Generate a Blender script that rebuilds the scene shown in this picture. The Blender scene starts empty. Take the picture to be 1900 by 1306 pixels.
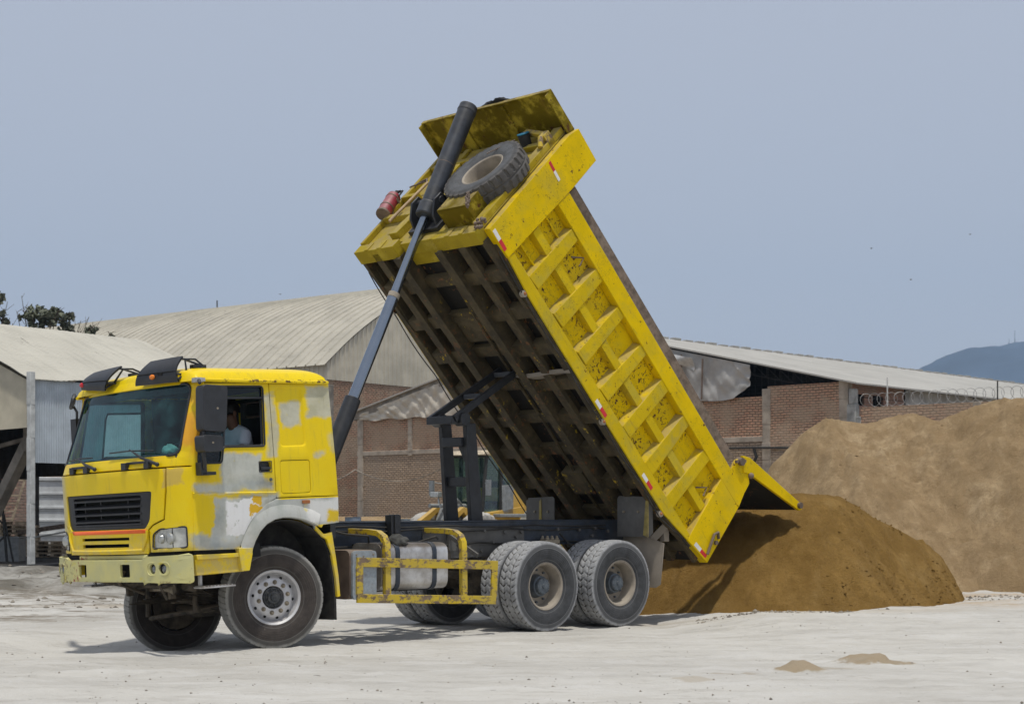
import bpy, bmesh, math, random
import numpy as np
from mathutils import Vector, Matrix, geometry
random.seed(7)
R = math.radians
S = bpy.context.scene
COL = S.collection
CAMH = 1.419

# ------------------------------------------------------------------ materials
class NT:
    def __init__(s, name):
        s.m = bpy.data.materials.new(name); s.m.use_nodes = True
        s.t = s.m.node_tree; s.t.nodes.clear()
        s.out = s.n('ShaderNodeOutputMaterial')
        s.b = s.n('ShaderNodeBsdfPrincipled')
        s.t.links.new(s.b.outputs[0], s.out.inputs[0])
        s._co = None
    def n(s, typ, **kw):
        nd = s.t.nodes.new(typ)
        for k, v in kw.items(): setattr(nd, k, v)
        return nd
    def put(s, sock, v):
        if isinstance(v, bpy.types.NodeSocket): s.t.links.new(v, sock)
        elif v is not None:
            if hasattr(sock, 'default_value'):
                if isinstance(v, (tuple, list)) and len(v) == 3 and sock.type == 'RGBA': v = (*v, 1)
                sock.default_value = v
    def co(s):
        if s._co is None: s._co = s.n('ShaderNodeTexCoord').outputs['Object']
        return s._co
    def math(s, op, a, b=0.0, c=None, clamp=False):
        nd = s.n('ShaderNodeMath', operation=op, use_clamp=clamp)
        s.put(nd.inputs[0], a); s.put(nd.inputs[1], b)
        if c is not None: s.put(nd.inputs[2], c)
        return nd.outputs[0]
    def xyz(s, v=None):
        nd = s.n('ShaderNodeSeparateXYZ'); s.put(nd.inputs[0], v if v is not None else s.co()); return nd.outputs
    def comb(s, x, y, z=0.0):
        nd = s.n('ShaderNodeCombineXYZ')
        for i, k in enumerate((x, y, z)): s.put(nd.inputs[i], k)
        return nd.outputs[0]
    def noise(s, scale, det=4, rough=.55, vec=None, dist=0, color=False):
        nd = s.n('ShaderNodeTexNoise'); s.put(nd.inputs['Vector'], vec if vec is not None else s.co())
        nd.inputs['Scale'].default_value = scale; nd.inputs['Detail'].default_value = det
        nd.inputs['Roughness'].default_value = rough; nd.inputs['Distortion'].default_value = dist
        return nd.outputs[1 if color else 0]
    def scale(s, sc, vec=None):
        nd = s.n('ShaderNodeMapping'); s.put(nd.inputs[0], vec if vec is not None else s.co()); nd.inputs['Scale'].default_value = sc
        return nd.outputs[0]
    def ramp(s, f, lo, hi):
        nd = s.n('ShaderNodeMapRange', interpolation_type='SMOOTHSTEP'); s.put(nd.inputs[0], f)
        s.put(nd.inputs[1], lo); s.put(nd.inputs[2], hi); return nd.outputs[0]
    def mix(s, f, a, b):
        nd = s.n('ShaderNodeMix', data_type='RGBA'); s.put(nd.inputs[0], f); s.put(nd.inputs[6], a); s.put(nd.inputs[7], b); return nd.outputs[2]
    def mul(s, col, f):
        nd = s.n('ShaderNodeMix', data_type='RGBA', blend_type='MULTIPLY'); nd.inputs[0].default_value = 1
        s.put(nd.inputs[6], col); s.put(nd.inputs[7], s.comb(f, f, f) if isinstance(f, bpy.types.NodeSocket) else (f, f, f)); return nd.outputs[2]
    def bump(s, h, strength=.3, dist=.01):
        nd = s.n('ShaderNodeBump'); nd.inputs['Strength'].default_value = strength; nd.inputs['Distance'].default_value = dist
        s.put(nd.inputs['Height'], h); s.put(s.b.inputs['Normal'], nd.outputs[0]); return nd.outputs[0]
    def fin(s, col=None, rough=.6, metal=0.0, spec=None):
        if col is not None: s.put(s.b.inputs['Base Color'], col)
        s.put(s.b.inputs['Roughness'], rough); s.put(s.b.inputs['Metallic'], metal)
        if spec is not None: s.put(s.b.inputs['Specular IOR Level'], spec)
        return s.m
    def rect(s, A, B, a0, a1, b0, b1, soft=.03):
        f = s.math('MULTIPLY', s.math('DIVIDE', s.math('SUBTRACT', A, a0), soft, clamp=True), s.math('DIVIDE', s.math('SUBTRACT', a1, A), soft, clamp=True))
        g = s.math('MULTIPLY', s.math('DIVIDE', s.math('SUBTRACT', B, b0), soft, clamp=True), s.math('DIVIDE', s.math('SUBTRACT', b1, B), soft, clamp=True))
        return s.math('MULTIPLY', f, g)
    def up(s, lo=.35, hi=.7):
        g = s.n('ShaderNodeNewGeometry'); return s.ramp(s.xyz(g.outputs['Normal'])[2], lo, hi)

YEL = (.80, .575, .004); YEL2 = (.62, .50, .025); PRIM = (.45, .475, .45); RUST = (.085, .035, .018); DUST = (.36, .30, .19)

def simple(name, col, rough=.6, metal=0, var=.25, sc=8, dust=None, dustamt=.4, bump=0, spec=None):
    n = NT(name)
    f = n.noise(sc, 5, .6)
    c = n.mix(n.ramp(f, .3, .7), tuple(k*(1-var) for k in col), tuple(min(1, k*(1+var)) for k in col))
    if dust:
        g = n.ramp(n.noise(sc*.4+1, 6, .7), .5-.25*dustamt, .85-.25*dustamt)
        c = n.mix(n.math('MULTIPLY', g, dustamt), c, dust)
        c = n.mix(n.math('MULTIPLY', n.up(), dustamt), c, dust)
    if bump: n.bump(n.noise(sc*4, 4), bump, .01)
    return n.fin(c, rough, metal, spec)

def mat_cabpaint():
    n = NT('cab_yellow_paint')
    X, Y, Z = n.xyz()
    wob = n.noise(3.2, 8, .68, color=True); wx, wy, wz = n.xyz(wob)
    U = n.math('ADD', X, n.math('MULTIPLY', n.math('SUBTRACT', wx, .5), .26))
    V = n.math('ADD', Y, n.math('MULTIPLY', n.math('SUBTRACT', wx, .5), .2))
    W = n.math('ADD', Z, n.math('MULTIPLY', n.math('SUBTRACT', wy, .5), .26))
    c = n.mix(n.ramp(n.noise(2.2, 3), .35, .7), YEL, (.80, .60, .01))
    c = n.mix(n.math('MULTIPLY', n.ramp(n.noise(1.3, 4, .6), .5, .8), .35), c, (.85, .56, .02))
    side = n.math('GREATER_THAN', n.math('ABSOLUTE', Y), 1.17)
    prim = n.mix(n.ramp(n.noise(2.6, 7, .7), .35, .65), (.36, .385, .36), (.52, .54, .51))
    prim = n.mix(n.math('MULTIPLY', n.ramp(n.noise(9, 6, .75), .56, .66), .35), prim, (.62, .52, .10))
    def patch(c, U, W, r, col, soft=.025, amt=1, m=side):
        f = n.math('MULTIPLY', n.math('MULTIPLY', n.rect(U, W, *r, soft), amt), m)
        return n.mix(f, c, col)
    # door
    for r, a in [((-.80, -.22, 1.69, 2.11), .95), ((-1.13, -.10, 1.66, 1.80), .9), ((-.95, -.03, 1.05, 1.66), .96), ((-1.2, -.5, 1.085, 1.27), .95), ((-.19, -.0, 2.02, 2.74), .75),
                 ((.03, .31, 2.34, 2.64), .85), ((.37, .80, 2.42, 2.80), .8), ((.42, .60, 2.01, 2.10), .75), ((.63, .8, 2.05, 2.3), .5)]:
        c = patch(c, U, W, r, prim, .045, a)
    c = patch(c, U, W, (-1.2, -.86, 1.30, 1.66), YEL, .02, .95)
    c = patch(c, U, W, (-1.0, -.62, 1.05, 1.18), (.30, .32, .31), .05, .5)
    # bare white repair with left-over chips
    chips = n.ramp(n.noise(11, 5, .7), .62, .66)
    wp = n.math('MULTIPLY', n.rect(U, W, -.74, -.30, 1.22, 1.60, .01), n.math('MULTIPLY', side, n.math('SUBTRACT', 1.0, chips)))
    c = n.mix(wp, c, (.74, .74, .73))
    c = patch(c, U, W, (-.40, -.27, 1.53, 1.62), (.66, .40, .02), .01)
    c = patch(c, U, W, (-.44, -.25, 1.44, 1.53), (.66, .40, .02), .01)
    # dark smears below the handle
    c = patch(c, U, W, (-.38, -.04, 1.62, 1.88), (.09, .09, .085), .12, .5)
    # flares and rear skirt
    f = n.math('MULTIPLY', side, n.math('MULTIPLY', n.math('LESS_THAN', Z, 1.578), n.math('GREATER_THAN', X, -.60)))
    arch = n.math('MULTIPLY', f, n.math('GREATER_THAN', n.math('SUBTRACT', Z, n.math('MULTIPLY', n.math('GREATER_THAN', X, .42), .20)), 1.09))
    fl = n.mix(n.ramp(n.noise(4, 5, .65), .36, .60), (.36, .38, .35), (.46, .47, .44))
    fl = n.mix(n.ramp(n.noise(6, 4, .6), .60, .66), fl, (.62, .5, .03))
    fl = n.mix(n.rect(U, W, .28, .9, 1.30, 1.60, .05), fl, (.66, .66, .63))
    fl = n.mix(n.rect(U, W, .55, .74, 1.3, 1.47, .03), fl, (.68, .47, .01))
    inner = n.math('MULTIPLY', arch, n.math('GREATER_THAN', n.math('ADD', n.math('MULTIPLY', n.math('POWER', n.math('SUBTRACT', X, .06), 2.0), 1.0), n.math('MULTIPLY', n.math('MAXIMUM', 0.0, n.math('SUBTRACT', Z, .98)), n.math('MAXIMUM', 0.0, n.math('SUBTRACT', Z, .98)))), .0))
    far = n.math('GREATER_THAN', X, -.13)
    bound = n.math('LESS_THAN', n.math('SQRT', n.math('ADD', n.math('POWER', n.math('SUBTRACT', X, .07), 2.0), n.math('POWER', n.math('SUBTRACT', Z, .93), 2.0))), .665)
    c = n.mix(n.math('MULTIPLY', inner, n.math('MAXIMUM', far, bound)), c, fl)
    # front corner beige repair (geometry of the repair, both corners)
    fr = n.math('LESS_THAN', X, -1.12)
    c = patch(c, V, W, (-1.22, -1.02, 1.76, 1.97), (.58, .42, .10), .02, .85, fr)
    c = patch(c, V, W, (.86, 1.3, 1.25, 2.0), (.55, .52, .40), .12, .6, fr)
    c = patch(c, V, W, (-1.3, -1.0, 1.05, 1.2), (.75, .66, .25), .1, .5, fr)
    c = n.mix(n.math('MULTIPLY', n.math('MULTIPLY', n.ramp(Z, 2.0, 2.2), n.math('SUBTRACT', 1.0, n.ramp(Z, 2.5, 2.9))), n.math('MULTIPLY', n.ramp(n.noise(2.5, 4), .42, .6), n.math('LESS_THAN', X, -.95))), c, (.72, .36, .03))
    # rust line under the drip rail, chips
    rl = n.math('MULTIPLY', n.rect(X, Z, -.7, .66, 2.825, 2.872, .01), n.ramp(n.noise(14, 5, .7), .5, .56))
    c = n.mix(rl, c, RUST)
    c = n.mix(n.math('MULTIPLY', n.ramp(n.noise(26, 5, .7), .70, .73), .8), c, (.12, .08, .04))
    runs = n.math('MULTIPLY', n.ramp(n.noise(4, 7, .7, vec=n.scale((3.0, 3.0, .35))), .52, .72), .26)
    c = n.mix(runs, c, (.20, .17, .09))
    low = n.math('MULTIPLY', n.ramp(n.noise(5, 7, .75), .40, .62), n.ramp(Z, 1.5, 1.0))
    c = n.mix(n.math('MULTIPLY', low, .45), c, (.42, .38, .29))
    dirt = n.ramp(n.noise(3, 7, .7), .5, .85)
    c = n.mix(n.math('MULTIPLY', dirt, .16), c, (.45, .36, .12))
    n.bump(n.noise(2.0, 2), .12, .03)
    return n.fin(c, n.math('ADD', .34, n.math('MULTIPLY', dirt, .3)), spec=.26)

def mat_bedpaint(name='bed_yellow_paint', rust=.62, dustamt=.32, base=(.76, .525, .002), rs=11):
    n = NT(name)
    c = n.mix(n.ramp(n.noise(1.7, 5, .6), .35, .65), base, tuple(k*.86 for k in base))
    # dusty, chalky areas rubbed across the panels
    f = n.ramp(n.noise(2.6, 8, .72), .47, .62)
    c = n.mix(n.math('MULTIPLY', f, dustamt), c, (.46, .36, .04))
    g = n.ramp(n.noise(1.2, 6, .7), .55, .75)
    c = n.mix(n.math('MULTIPLY', g, dustamt*1.3), c, (.40, .31, .07))
    up = n.math('MULTIPLY', n.up(.3, .62), n.ramp(n.noise(5, 4), .3, .6))
    c = n.mix(n.math('MULTIPLY', up, .62), c, (.30, .24, .13))
    r = n.ramp(n.noise(rs, 6, .72), rust, rust+.03)
    big = n.ramp(n.noise(2.2, 3, .6), .36, .55)
    run = n.math('MULTIPLY', n.ramp(n.noise(5, 6, .7, vec=n.scale((.35, 2, 2.2))), .56, .70), .38)
    c = n.mix(run, c, (.27, .17, .03))
    c = n.mix(n.math('MULTIPLY', r, big), c, RUST)
    r2 = n.ramp(n.noise(36, 3, .6), .68, .71)
    c = n.mix(r2, c, (.16, .10, .04))
    # scratches / cracks
    w = n.noise(1.9, 7, .75, dist=.6)
    cr = n.math('SUBTRACT', 1.0, n.ramp(n.math('ABSOLUTE', n.math('SUBTRACT', w, .5)), .0009, .0035))
    cr = n.math('MULTIPLY', cr, n.ramp(n.noise(.9, 3), .52, .58))
    c = n.mix(n.math('MULTIPLY', cr, .9), c, (.09, .06, .02))
    n.bump(n.math('ADD', n.noise(3, 4), n.math('MULTIPLY', r, -.2)), .25, .02)
    return n.fin(c, .62, spec=.07)

def mat_underbed(name='underbed_beam_dirt_shade', base=(.095, .072, .034), yl=.60):  # dirt and rust over a base darkened to hold the shade under the bed
    n = NT(name)
    c = n.mix(n.ramp(n.noise(4, 6, .7), .35, .7), tuple(k*.4 for k in base), base)
    y = n.math('MULTIPLY', n.ramp(n.noise(9, 6, .75), yl, yl+.04), n.ramp(n.noise(1.3, 3), .5, .6))
    c = n.mix(y, c, (.55, .38, .01))
    r = n.math('MULTIPLY', n.ramp(n.noise(14, 5, .7), .58, .62), n.ramp(n.noise(2.3, 3), .45, .6))
    c = n.mix(r, c, (.17, .07, .025))
    c = n.mix(n.math('MULTIPLY', n.up(.2, .6), .6), c, (.16, .13, .07))
    n.bump(n.noise(18, 5), .3, .01)
    return n.fin(c, .8)

def mat_guard():
    n = NT('chipped_yellow_on_rust')
    c = n.mix(n.ramp(n.noise(6, 3), .3, .7), (.12, .085, .06), (.20, .14, .09))
    p = n.ramp(n.noise(9, 8, .78, vec=n.scale((.6, 1, 1))), .445, .505)
    c = n.mix(p, c, n.mix(n.ramp(n.noise(4, 3), .3, .7), (.58, .41, .008), (.46, .34, .05)))
    c = n.mix(n.math('MULTIPLY', n.up(.5, .9), .5), c, DUST)
    return n.fin(c, .65)

def mat_bumper():
    n = NT('faded_cream_yellow_paint')
    X, Y, Z = n.xyz()
    c = n.mix(n.ramp(n.noise(2.6, 5, .65), .35, .65), (.52, .50, .24), (.62, .57, .22))
    c = n.mix(n.ramp(n.noise(3.1, 6, .7, vec=n.scale((1, 1, 2))), .58, .70), c, (.62, .52, .05))
    c = n.mix(n.math('MULTIPLY', n.ramp(n.noise(10, 6, .7), .57, .61), n.rect(Y, Z, .40, .78, .5, 1.5, .1)), c, (.30, .05, .03))
    edge = n.math('ADD', n.math('SUBTRACT', 1.0, n.ramp(Z, .785, .82)), n.ramp(Y, .60, .66))
    r = n.math('MULTIPLY', n.ramp(n.noise(16, 6, .7), .54, .60), n.math('MINIMUM', 1.0, edge))
    c = n.mix(n.math('MULTIPLY', r, .7), c, (.16, .09, .05))
    c = n.mix(n.ramp(n.noise(30, 5, .7), .69, .72), c, (.1, .07, .04))
    n.bump(n.noise(1.5, 2), .2, .04)
    return n.fin(c, .5)

def mat_tyre(name, tread, side):
    n = NT(name)
    X, Y, Z = n.xyz()
    rad = n.math('SQRT', n.math('ADD', n.math('POWER', X, 2.0), n.math('POWER', Z, 2.0)))
    f = n.ramp(n.math('ADD', rad, n.math('MULTIPLY', n.math('SUBTRACT', n.noise(7, 5, .7), .5), .03)), .508, .535)
    ns = n.ramp(n.noise(9, 6, .7), .3, .7)
    sd = n.mix(ns, tuple(k*.75 for k in side), tuple(k*1.3 for k in side))
    ring = n.ramp(n.math('ABSOLUTE', n.math('SUBTRACT', rad, .47)), .03, .0)
    sd = n.mix(n.math('MULTIPLY', n.ramp(rad, .475, .485), .55), sd, tuple(k*.42 for k in tread)); sd = n.mix(n.math('MULTIPLY', n.rect(rad, rad, .468, .480, .4, .6, .004), .6), sd, tuple(k*.75 for k in tread)); sd = n.mix(n.math('MULTIPLY', n.rect(rad, rad, .325, .335, .3, .6, .004), .5), sd, tuple(k*.6 for k in tread))
    tr = n.mix(ns, tuple(k*.8 for k in tread), tuple(k*1.2 for k in tread))
    gr = n.math('MULTIPLY', n.ramp(rad, .553, .546), n.ramp(n.math('ABSOLUTE', Y), .135, .125))
    tr = n.mix(gr, tr, (.10, .095, .085))
    c = n.mix(f, sd, tr)
    c = n.mix(n.math('MULTIPLY', n.ramp(n.noise(20, 6, .75), .6, .72), .3), c, (.24, .21, .16))
    rr_ = n.math('MULTIPLY', n.math('SINE', n.math('MULTIPLY', rad, 260.0)), .5)
    n.bump(n.math('ADD', n.noise(60, 4), n.math('MULTIPLY', rr_, n.rect(rad, rad, .36, .51, .3, .6, .01))), .25, .004)
    return n.fin(c, .85)

def mat_brick(name, c1, c2, mortar, scale=1.0, mortar_w=.018, old=0.0, stain=(.25, .19, .14)):
    n = NT(name)
    X, Y, Z = n.xyz()
    w = n.noise(.9, 3, color=True); wx, wy, wz = n.xyz(w)
    jj = n.noise(5, 3)
    v = n.comb(n.math('ADD', n.math('ADD', X, Y), n.math('MULTIPLY', wx, .12)), n.math('ADD', Z, n.math('ADD', n.math('MULTIPLY', wy, .10), n.math('MULTIPLY', jj, .05))), 0.0)
    b = n.n('ShaderNodeTexBrick'); n.put(b.inputs['Vector'], v)
    b.inputs['Color1'].default_value = (*c1, 1); b.inputs['Color2'].default_value = (*c2, 1); b.inputs['Mortar'].default_value = (*mortar, 1)
    b.inputs['Scale'].default_value = 1; b.inputs['Brick Width'].default_value = .30*scale; b.inputs['Row Height'].default_value = .115*scale
    b.inputs['Mortar Size'].default_value = mortar_w; b.inputs['Mortar Smooth'].default_value = .5; b.inputs['Bias'].default_value = 0
    c = b.outputs[0]
    dk = n.ramp(n.noise(7, 5, .7), .62, .7)
    c = n.mix(n.math('MULTIPLY', dk, .6), c, (.06, .045, .035))
    s1 = n.ramp(n.noise(.45, 5, .65), .45, .6)
    c = n.mix(n.math('MULTIPLY', s1, .65), c, stain)
    s2 = n.ramp(n.noise(3.5, 6, .7), .5, .7)
    c = n.mix(n.math('MULTIPLY', s2, .35+old*.4), c, (.30, .235, .17))
    h = n.math('ADD', n.math('MULTIPLY', b.outputs[1], -1.0), n.math('MULTIPLY', n.noise(8, 4), .8))
    n.bump(h, .9, .05)
    return n.fin(c, .95, spec=.1)

def mat_glass(name, tint, trans=.75, gl=.12, rough=.02, dust=(.20, .26, .27), fr=.9):
    n = NT(name)
    n.t.nodes.remove(n.b)
    tr = n.n('ShaderNodeBsdfTransparent'); tr.inputs[0].default_value = (*tint, 1)
    g = n.n('ShaderNodeBsdfGlossy'); g.inputs['Roughness'].default_value = rough; g.inputs[0].default_value = (.9, .95, 1, 1)
    d = n.n('ShaderNodeBsdfDiffuse'); d.inputs[0].default_value = (*dust, 1)
    lw = n.n('ShaderNodeLayerWeight'); lw.inputs[0].default_value = .35
    f = n.math('ADD', n.math('MULTIPLY', lw.outputs['Fresnel'], fr), gl*.3, clamp=True)
    m1 = n.n('ShaderNodeMixShader'); n.put(m1.inputs[0], f); n.put(m1.inputs[1], tr.outputs[0]); n.put(m1.inputs[2], g.outputs[0])
    m2 = n.n('ShaderNodeMixShader'); n.put(m2.inputs[0], n.math('MULTIPLY', n.ramp(n.noise(3, 6, .7), .35, .8), 1-trans)); n.put(m2.inputs[1], m1.outputs[0]); n.put(m2.inputs[2], d.outputs[0])
    n.put(n.out.inputs[0], m2.outputs[0])
    return n.m

def mat_ground():
    n = NT('pale_dusty_ground')
    X, Y, Z = n.xyz()
    st = n.scale((.35, 1.0, 1.0))
    a = n.noise(.35, 8, .62, vec=st); b = n.noise(2.2, 8, .7, vec=st); d = n.noise(26, 6, .7)
    c = n.mix(n.ramp(a, .35, .65), (.46, .445, .41), (.54, .525, .485))
    c = n.mix(n.math('MULTIPLY', n.ramp(b, .50, .68), .5), c, (.37, .355, .325))
    c = n.mix(n.math('MULTIPLY', n.ramp(b, .52, .36), .45), c, (.58, .57, .545))
    # brownish tracked-in sand
    br = n.ramp(n.noise(.22, 6, .7, vec=n.scale((.5, 1.6, 1))), .54, .68)
    farm = n.ramp(Y, 19.5, 23.5)
    c = n.mix(n.math('MULTIPLY', n.math('MULTIPLY', br, farm), .55), c, (.33, .27, .19))
    left = n.math('MULTIPLY', n.ramp(X, -4.5, -7.0), n.ramp(Y, 21.5, 24.0))
    sp = n.ramp(n.noise(1.3, 8, .75, vec=n.scale((.4, 1.4, 1))), .44, .60)
    c = n.mix(n.math('MULTIPLY', n.math('MULTIPLY', left, sp), .95), c, (.16, .135, .10))
    # greyer yard behind
    yard = n.ramp(n.math('ADD', Y, n.math('MULTIPLY', n.noise(.5, 4), 5.0)), 31, 34)
    yc = n.mix(n.ramp(n.noise(.8, 8, .7), .38, .62), (.13, .12, .10), (.33, .32, .29))
    c = n.mix(yard, c, yc)
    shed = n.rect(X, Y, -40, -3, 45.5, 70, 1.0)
    c = n.mix(n.math('MULTIPLY', shed, .85), c, (.05, .046, .04))  # ground darkened here: the shade inside the shed is painted in
    # sandy fringe in front of the heaps
    fr = n.math('MULTIPLY', n.ramp(X, 2.2, 5.0), n.ramp(Y, 22.2, 24.6))
    c = n.mix(n.math('MULTIPLY', n.math('MULTIPLY', fr, n.ramp(n.noise(1.1, 8, .72, vec=n.scale((.35, 1.5, 1))), .42, .62)), .8), c, (.42, .31, .19))
    # pebbles and dark crumbs
    pe = n.math('MULTIPLY', n.ramp(n.noise(16, 3, .5, vec=n.scale((.6, 1, 1))), .70, .73), n.ramp(n.noise(.7, 5, .65, vec=n.scale((.5, 1.3, 1))), .50, .60))
    c = n.mix(n.math('MULTIPLY', pe, .75), c, (.13, .115, .10))
    pe2 = n.math('MULTIPLY', n.ramp(n.noise(48, 2, .5), .69, .73), n.ramp(n.noise(1.9, 5, .65), .48, .62))
    c = n.mix(n.math('MULTIPLY', pe2, .6), c, (.18, .16, .14))
    for (a0, b0, r0, r1) in ((2.67, 15.6, .30, .24), (3.5, 16.2, .42, .26), (1.57, 14.6, .20, .12), (3.0, 15.8, .25, .1), (1.95, 15.15, .3, .1)):
        dd = n.math('ADD', n.math('POWER', n.math('DIVIDE', n.math('SUBTRACT', X, a0), r0), 2.0), n.math('POWER', n.math('DIVIDE', n.math('SUBTRACT', Y, b0), r1), 2.0))
        dd = n.math('ADD', dd, n.math('MULTIPLY', n.math('SUBTRACT', n.noise(7, 5, .7), .5), 1.6))
        c = n.mix(n.math('MULTIPLY', n.ramp(dd, .95, .45), .9 if r1 > .2 else .4), c, (.30, .235, .15))
    gs = n.math('MULTIPLY', n.ramp(n.noise(.9, 9, .78, vec=n.scale((.30, 2.2, 1))), .50, .64), .34)
    c = n.mix(gs, c, (.36, .335, .29))
    fl = n.math('MULTIPLY', n.ramp(n.noise(3.0, 8, .8, vec=n.scale((.35, 1.6, 1))), .545, .60), .28)
    c = n.mix(fl, c, (.27, .25, .215))
    h = n.math('ADD', n.math('ADD', b, n.math('MULTIPLY', d, .35)), n.math('MULTIPLY', n.noise(90, 3), .15))
    n.bump(h, .8, .06)
    return n.fin(c, .95, spec=.1)

def mat_sand(name, c1, c2, c3, streak=.5):
    n = NT(name)
    sv = n.scale((2.2, .8, .5))
    a = n.noise(.9, 7, .62, vec=sv); b = n.noise(.5, 6, .65)
    c = n.mix(n.ramp(a, .38, .62), c1, c2)
    c = n.mix(n.math('MULTIPLY', n.ramp(b, .52, .68), streak), c, c3)
    stk = n.math('MULTIPLY', n.ramp(n.noise(1.0, 8, .7, vec=n.scale((5.5, .9, .9)), dist=.4), .50, .66), .45)
    c = n.mix(stk, c, c3)
    dk = n.math('MULTIPLY', n.ramp(n.noise(1.3, 7, .72, vec=n.scale((3.5, 1.0, 1.0)), dist=.5), .55, .70), .5)
    c = n.mix(dk, c, tuple(k*.55 for k in c1))
    lum = n.ramp(n.noise(1.7, 8, .75, vec=n.scale((1.6, .8, 1.2))), .36, .66)
    c = n.mix(n.math('MULTIPLY', lum, .55), tuple(k*.82 for k in c1), c)
    g = n.noise(42, 5, .75)
    c = n.mul(c, n.math('ADD', .72, n.math('MULTIPLY', g, .56)))
    pe = n.math('MULTIPLY', n.ramp(n.noise(24, 3), .66, .70), n.ramp(n.noise(2.4, 4), .5, .62))
    c = n.mix(n.math('MULTIPLY', pe, .5), c, tuple(k*.45 for k in c1))
    n.bump(n.math('ADD', n.math('ADD', n.noise(9, 8, .75), n.math('MULTIPLY', g, .5)), n.math('MULTIPLY', a, .5)), 1.0, .09)
    return n.fin(c, .97, spec=.05)

M = {}
M['cab'] = mat_cabpaint(); M['bed'] = mat_bedpaint(); M['bedfront'] = mat_bedpaint('bed_front_dusty_shaded_yellow', .64, 1.0, (.37, .28, .02))  # bed front: dust, over a base lowered for the shaded header undersides
M['rib'] = mat_bedpaint('dusty_rib_yellow', .62, .75, (.64, .455, .008)); M['cell'] = mat_bedpaint('bed_panel_rust_spotted_yellow', .545, .30, (.78, .54, .002), 19)
M['canopy'] = mat_bedpaint('canopy_shaded_grimy_yellow', .60, .9, (.15, .112, .006)); M['under'] = mat_underbed(); M['floor'] = mat_underbed('shaded_bed_floor', (.012, .010, .007), .66); M['guard'] = mat_guard(); M['bumper'] = mat_bumper()  # canopy and bed floor: shade below them is painted into the dark base
M['black'] = simple('satin_black', (.016, .018, .022), .45, var=.3, dust=(.12, .11, .1), dustamt=.12)
M['mirror_shell'] = simple('black_mirror_plastic', (.022, .024, .028), .5, var=.2, dust=(.14, .13, .12), dustamt=.15)
M['grille'] = simple('grille_black', (.018, .019, .022), .5, var=.2, dust=(.1, .09, .08), dustamt=.1)
M['void'] = simple('shade_black', (.008, .008, .008), .9, var=.2)  # black standing in for the shade inside gaps, holes and openings
M['frame'] = simple('chassis_blue_black', (.020, .030, .048), .5, var=.3, dust=(.13, .125, .115), dustamt=.3)
M['cyl'] = simple('cylinder_blue_black', (.028, .033, .042), .45, .1, var=.35, sc=5, dust=(.16, .15, .13), dustamt=.35)
M['shieldy'] = simple('dusty_olive_yellow', (.30, .235, .06), .7, var=.3, dust=(.2, .17, .12), dustamt=.6)
M['fish'] = simple('dusty_steel_plate', (.105, .102, .095), .75, var=.25, sc=3, dust=(.15, .14, .125), dustamt=.4)
M['greasy'] = simple('greasy_underparts', (.035, .03, .024), .8, var=.5, sc=9, dust=(.19, .15, .10), dustamt=.6, bump=.4)
M['spring'] = simple('dusty_spring_steel', (.22, .19, .145), .85, var=.3, dust=(.26, .22, .16), dustamt=.7)
M['rubber'] = simple('mud_rubber', (.02, .019, .018), .85, var=.4, dust=(.13, .12, .1), dustamt=.35)
M['flap'] = simple('dusty_tan_mudflap', (.27, .235, .19), .9, var=.15, sc=3, bump=.2)
M['alu'] = simple('worn_aluminium', (.60, .60, .60), .42, .6, var=.15, sc=3, dust=(.17, .135, .10), dustamt=.75)
M['alurim'] = simple('painted_silver_rim', (.56, .56, .57), .45, .3, var=.15, sc=10, dust=(.24, .21, .17), dustamt=.35)
M['chrome'] = simple('polished_rod', (.27, .31, .36), .18, .95, var=.08, sc=2)
M['rim'] = simple('tan_dusty_rim', (.27, .235, .19), .8, var=.2, sc=6, dust=(.33, .29, .23), dustamt=.5)
M['hubf'] = simple('dusty_front_hub', (.05, .055, .06), .6, .1, var=.4, sc=20, dust=(.22, .2, .17), dustamt=.4)
M['hub'] = simple('blue_grey_hub', (.085, .105, .125), .6, .2, var=.25, sc=12, dust=(.2, .19, .17), dustamt=.3)
M['rustbox'] = simple('brown_rusty_box', (.14, .10, .075), .7, var=.35, sc=3, dust=(.21, .17, .13), dustamt=.4)
M['greybox'] = simple('grey_speckled_panel', (.27, .31, .34), .6, .1, var=.12, sc=30, dust=(.22, .18, .13), dustamt=.4)
M['tyre_r'] = mat_tyre('dusty_grey_tyre', (.30, .305, .31), (.045, .047, .050))
M['tyre_f'] = mat_tyre('brown_black_tyre', (.26, .255, .235), (.045, .037, .032))
M['tyre_s'] = mat_tyre('old_spare_tyre', (.085, .08, .075), (.075, .078, .082))
M['red'] = simple('faded_red', (.26, .018, .035), .5, var=.2, sc=9, dust=(.36, .24, .24), dustamt=.4)
M['reflred'] = simple('red_reflector', (.55, .012, .02), .35, var=.1)
M['reflwhite'] = simple('white_reflector', (.72, .71, .69), .4, var=.05, dust=(.45, .4, .33), dustamt=.3)
M['orange'] = simple('orange_tape', (.85, .13, .008), .4, var=.05)
M['amber'] = simple('amber_lens', (.75, .2, .01), .25, var=.1)
M['amber_dk'] = simple('dull_amber_lens', (.35, .12, .03), .3, var=.1)
M['foglens'] = simple('fog_lamp_glass', (.17, .18, .18), .15, .3, var=.4, sc=30)
M['lens'] = simple('lamp_glass', (.42, .43, .41), .12, .35, var=.15, sc=14)
M['headglass'] = simple('cloudy_headlamp', (.50, .51, .48), .15, .15, var=.25, sc=9)
M['mirrorglass'] = simple('mirror_glass', (.32, .36, .33), .06, .95, var=.3, sc=9)
M['ws'] = mat_glass('windshield_teal_glass', (.46, .76, .76), .74, .05, dust=(.08, .23, .24), fr=.5)
M['side'] = mat_glass('side_window_glass', (.86, .92, .92), .95, .1)
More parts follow.
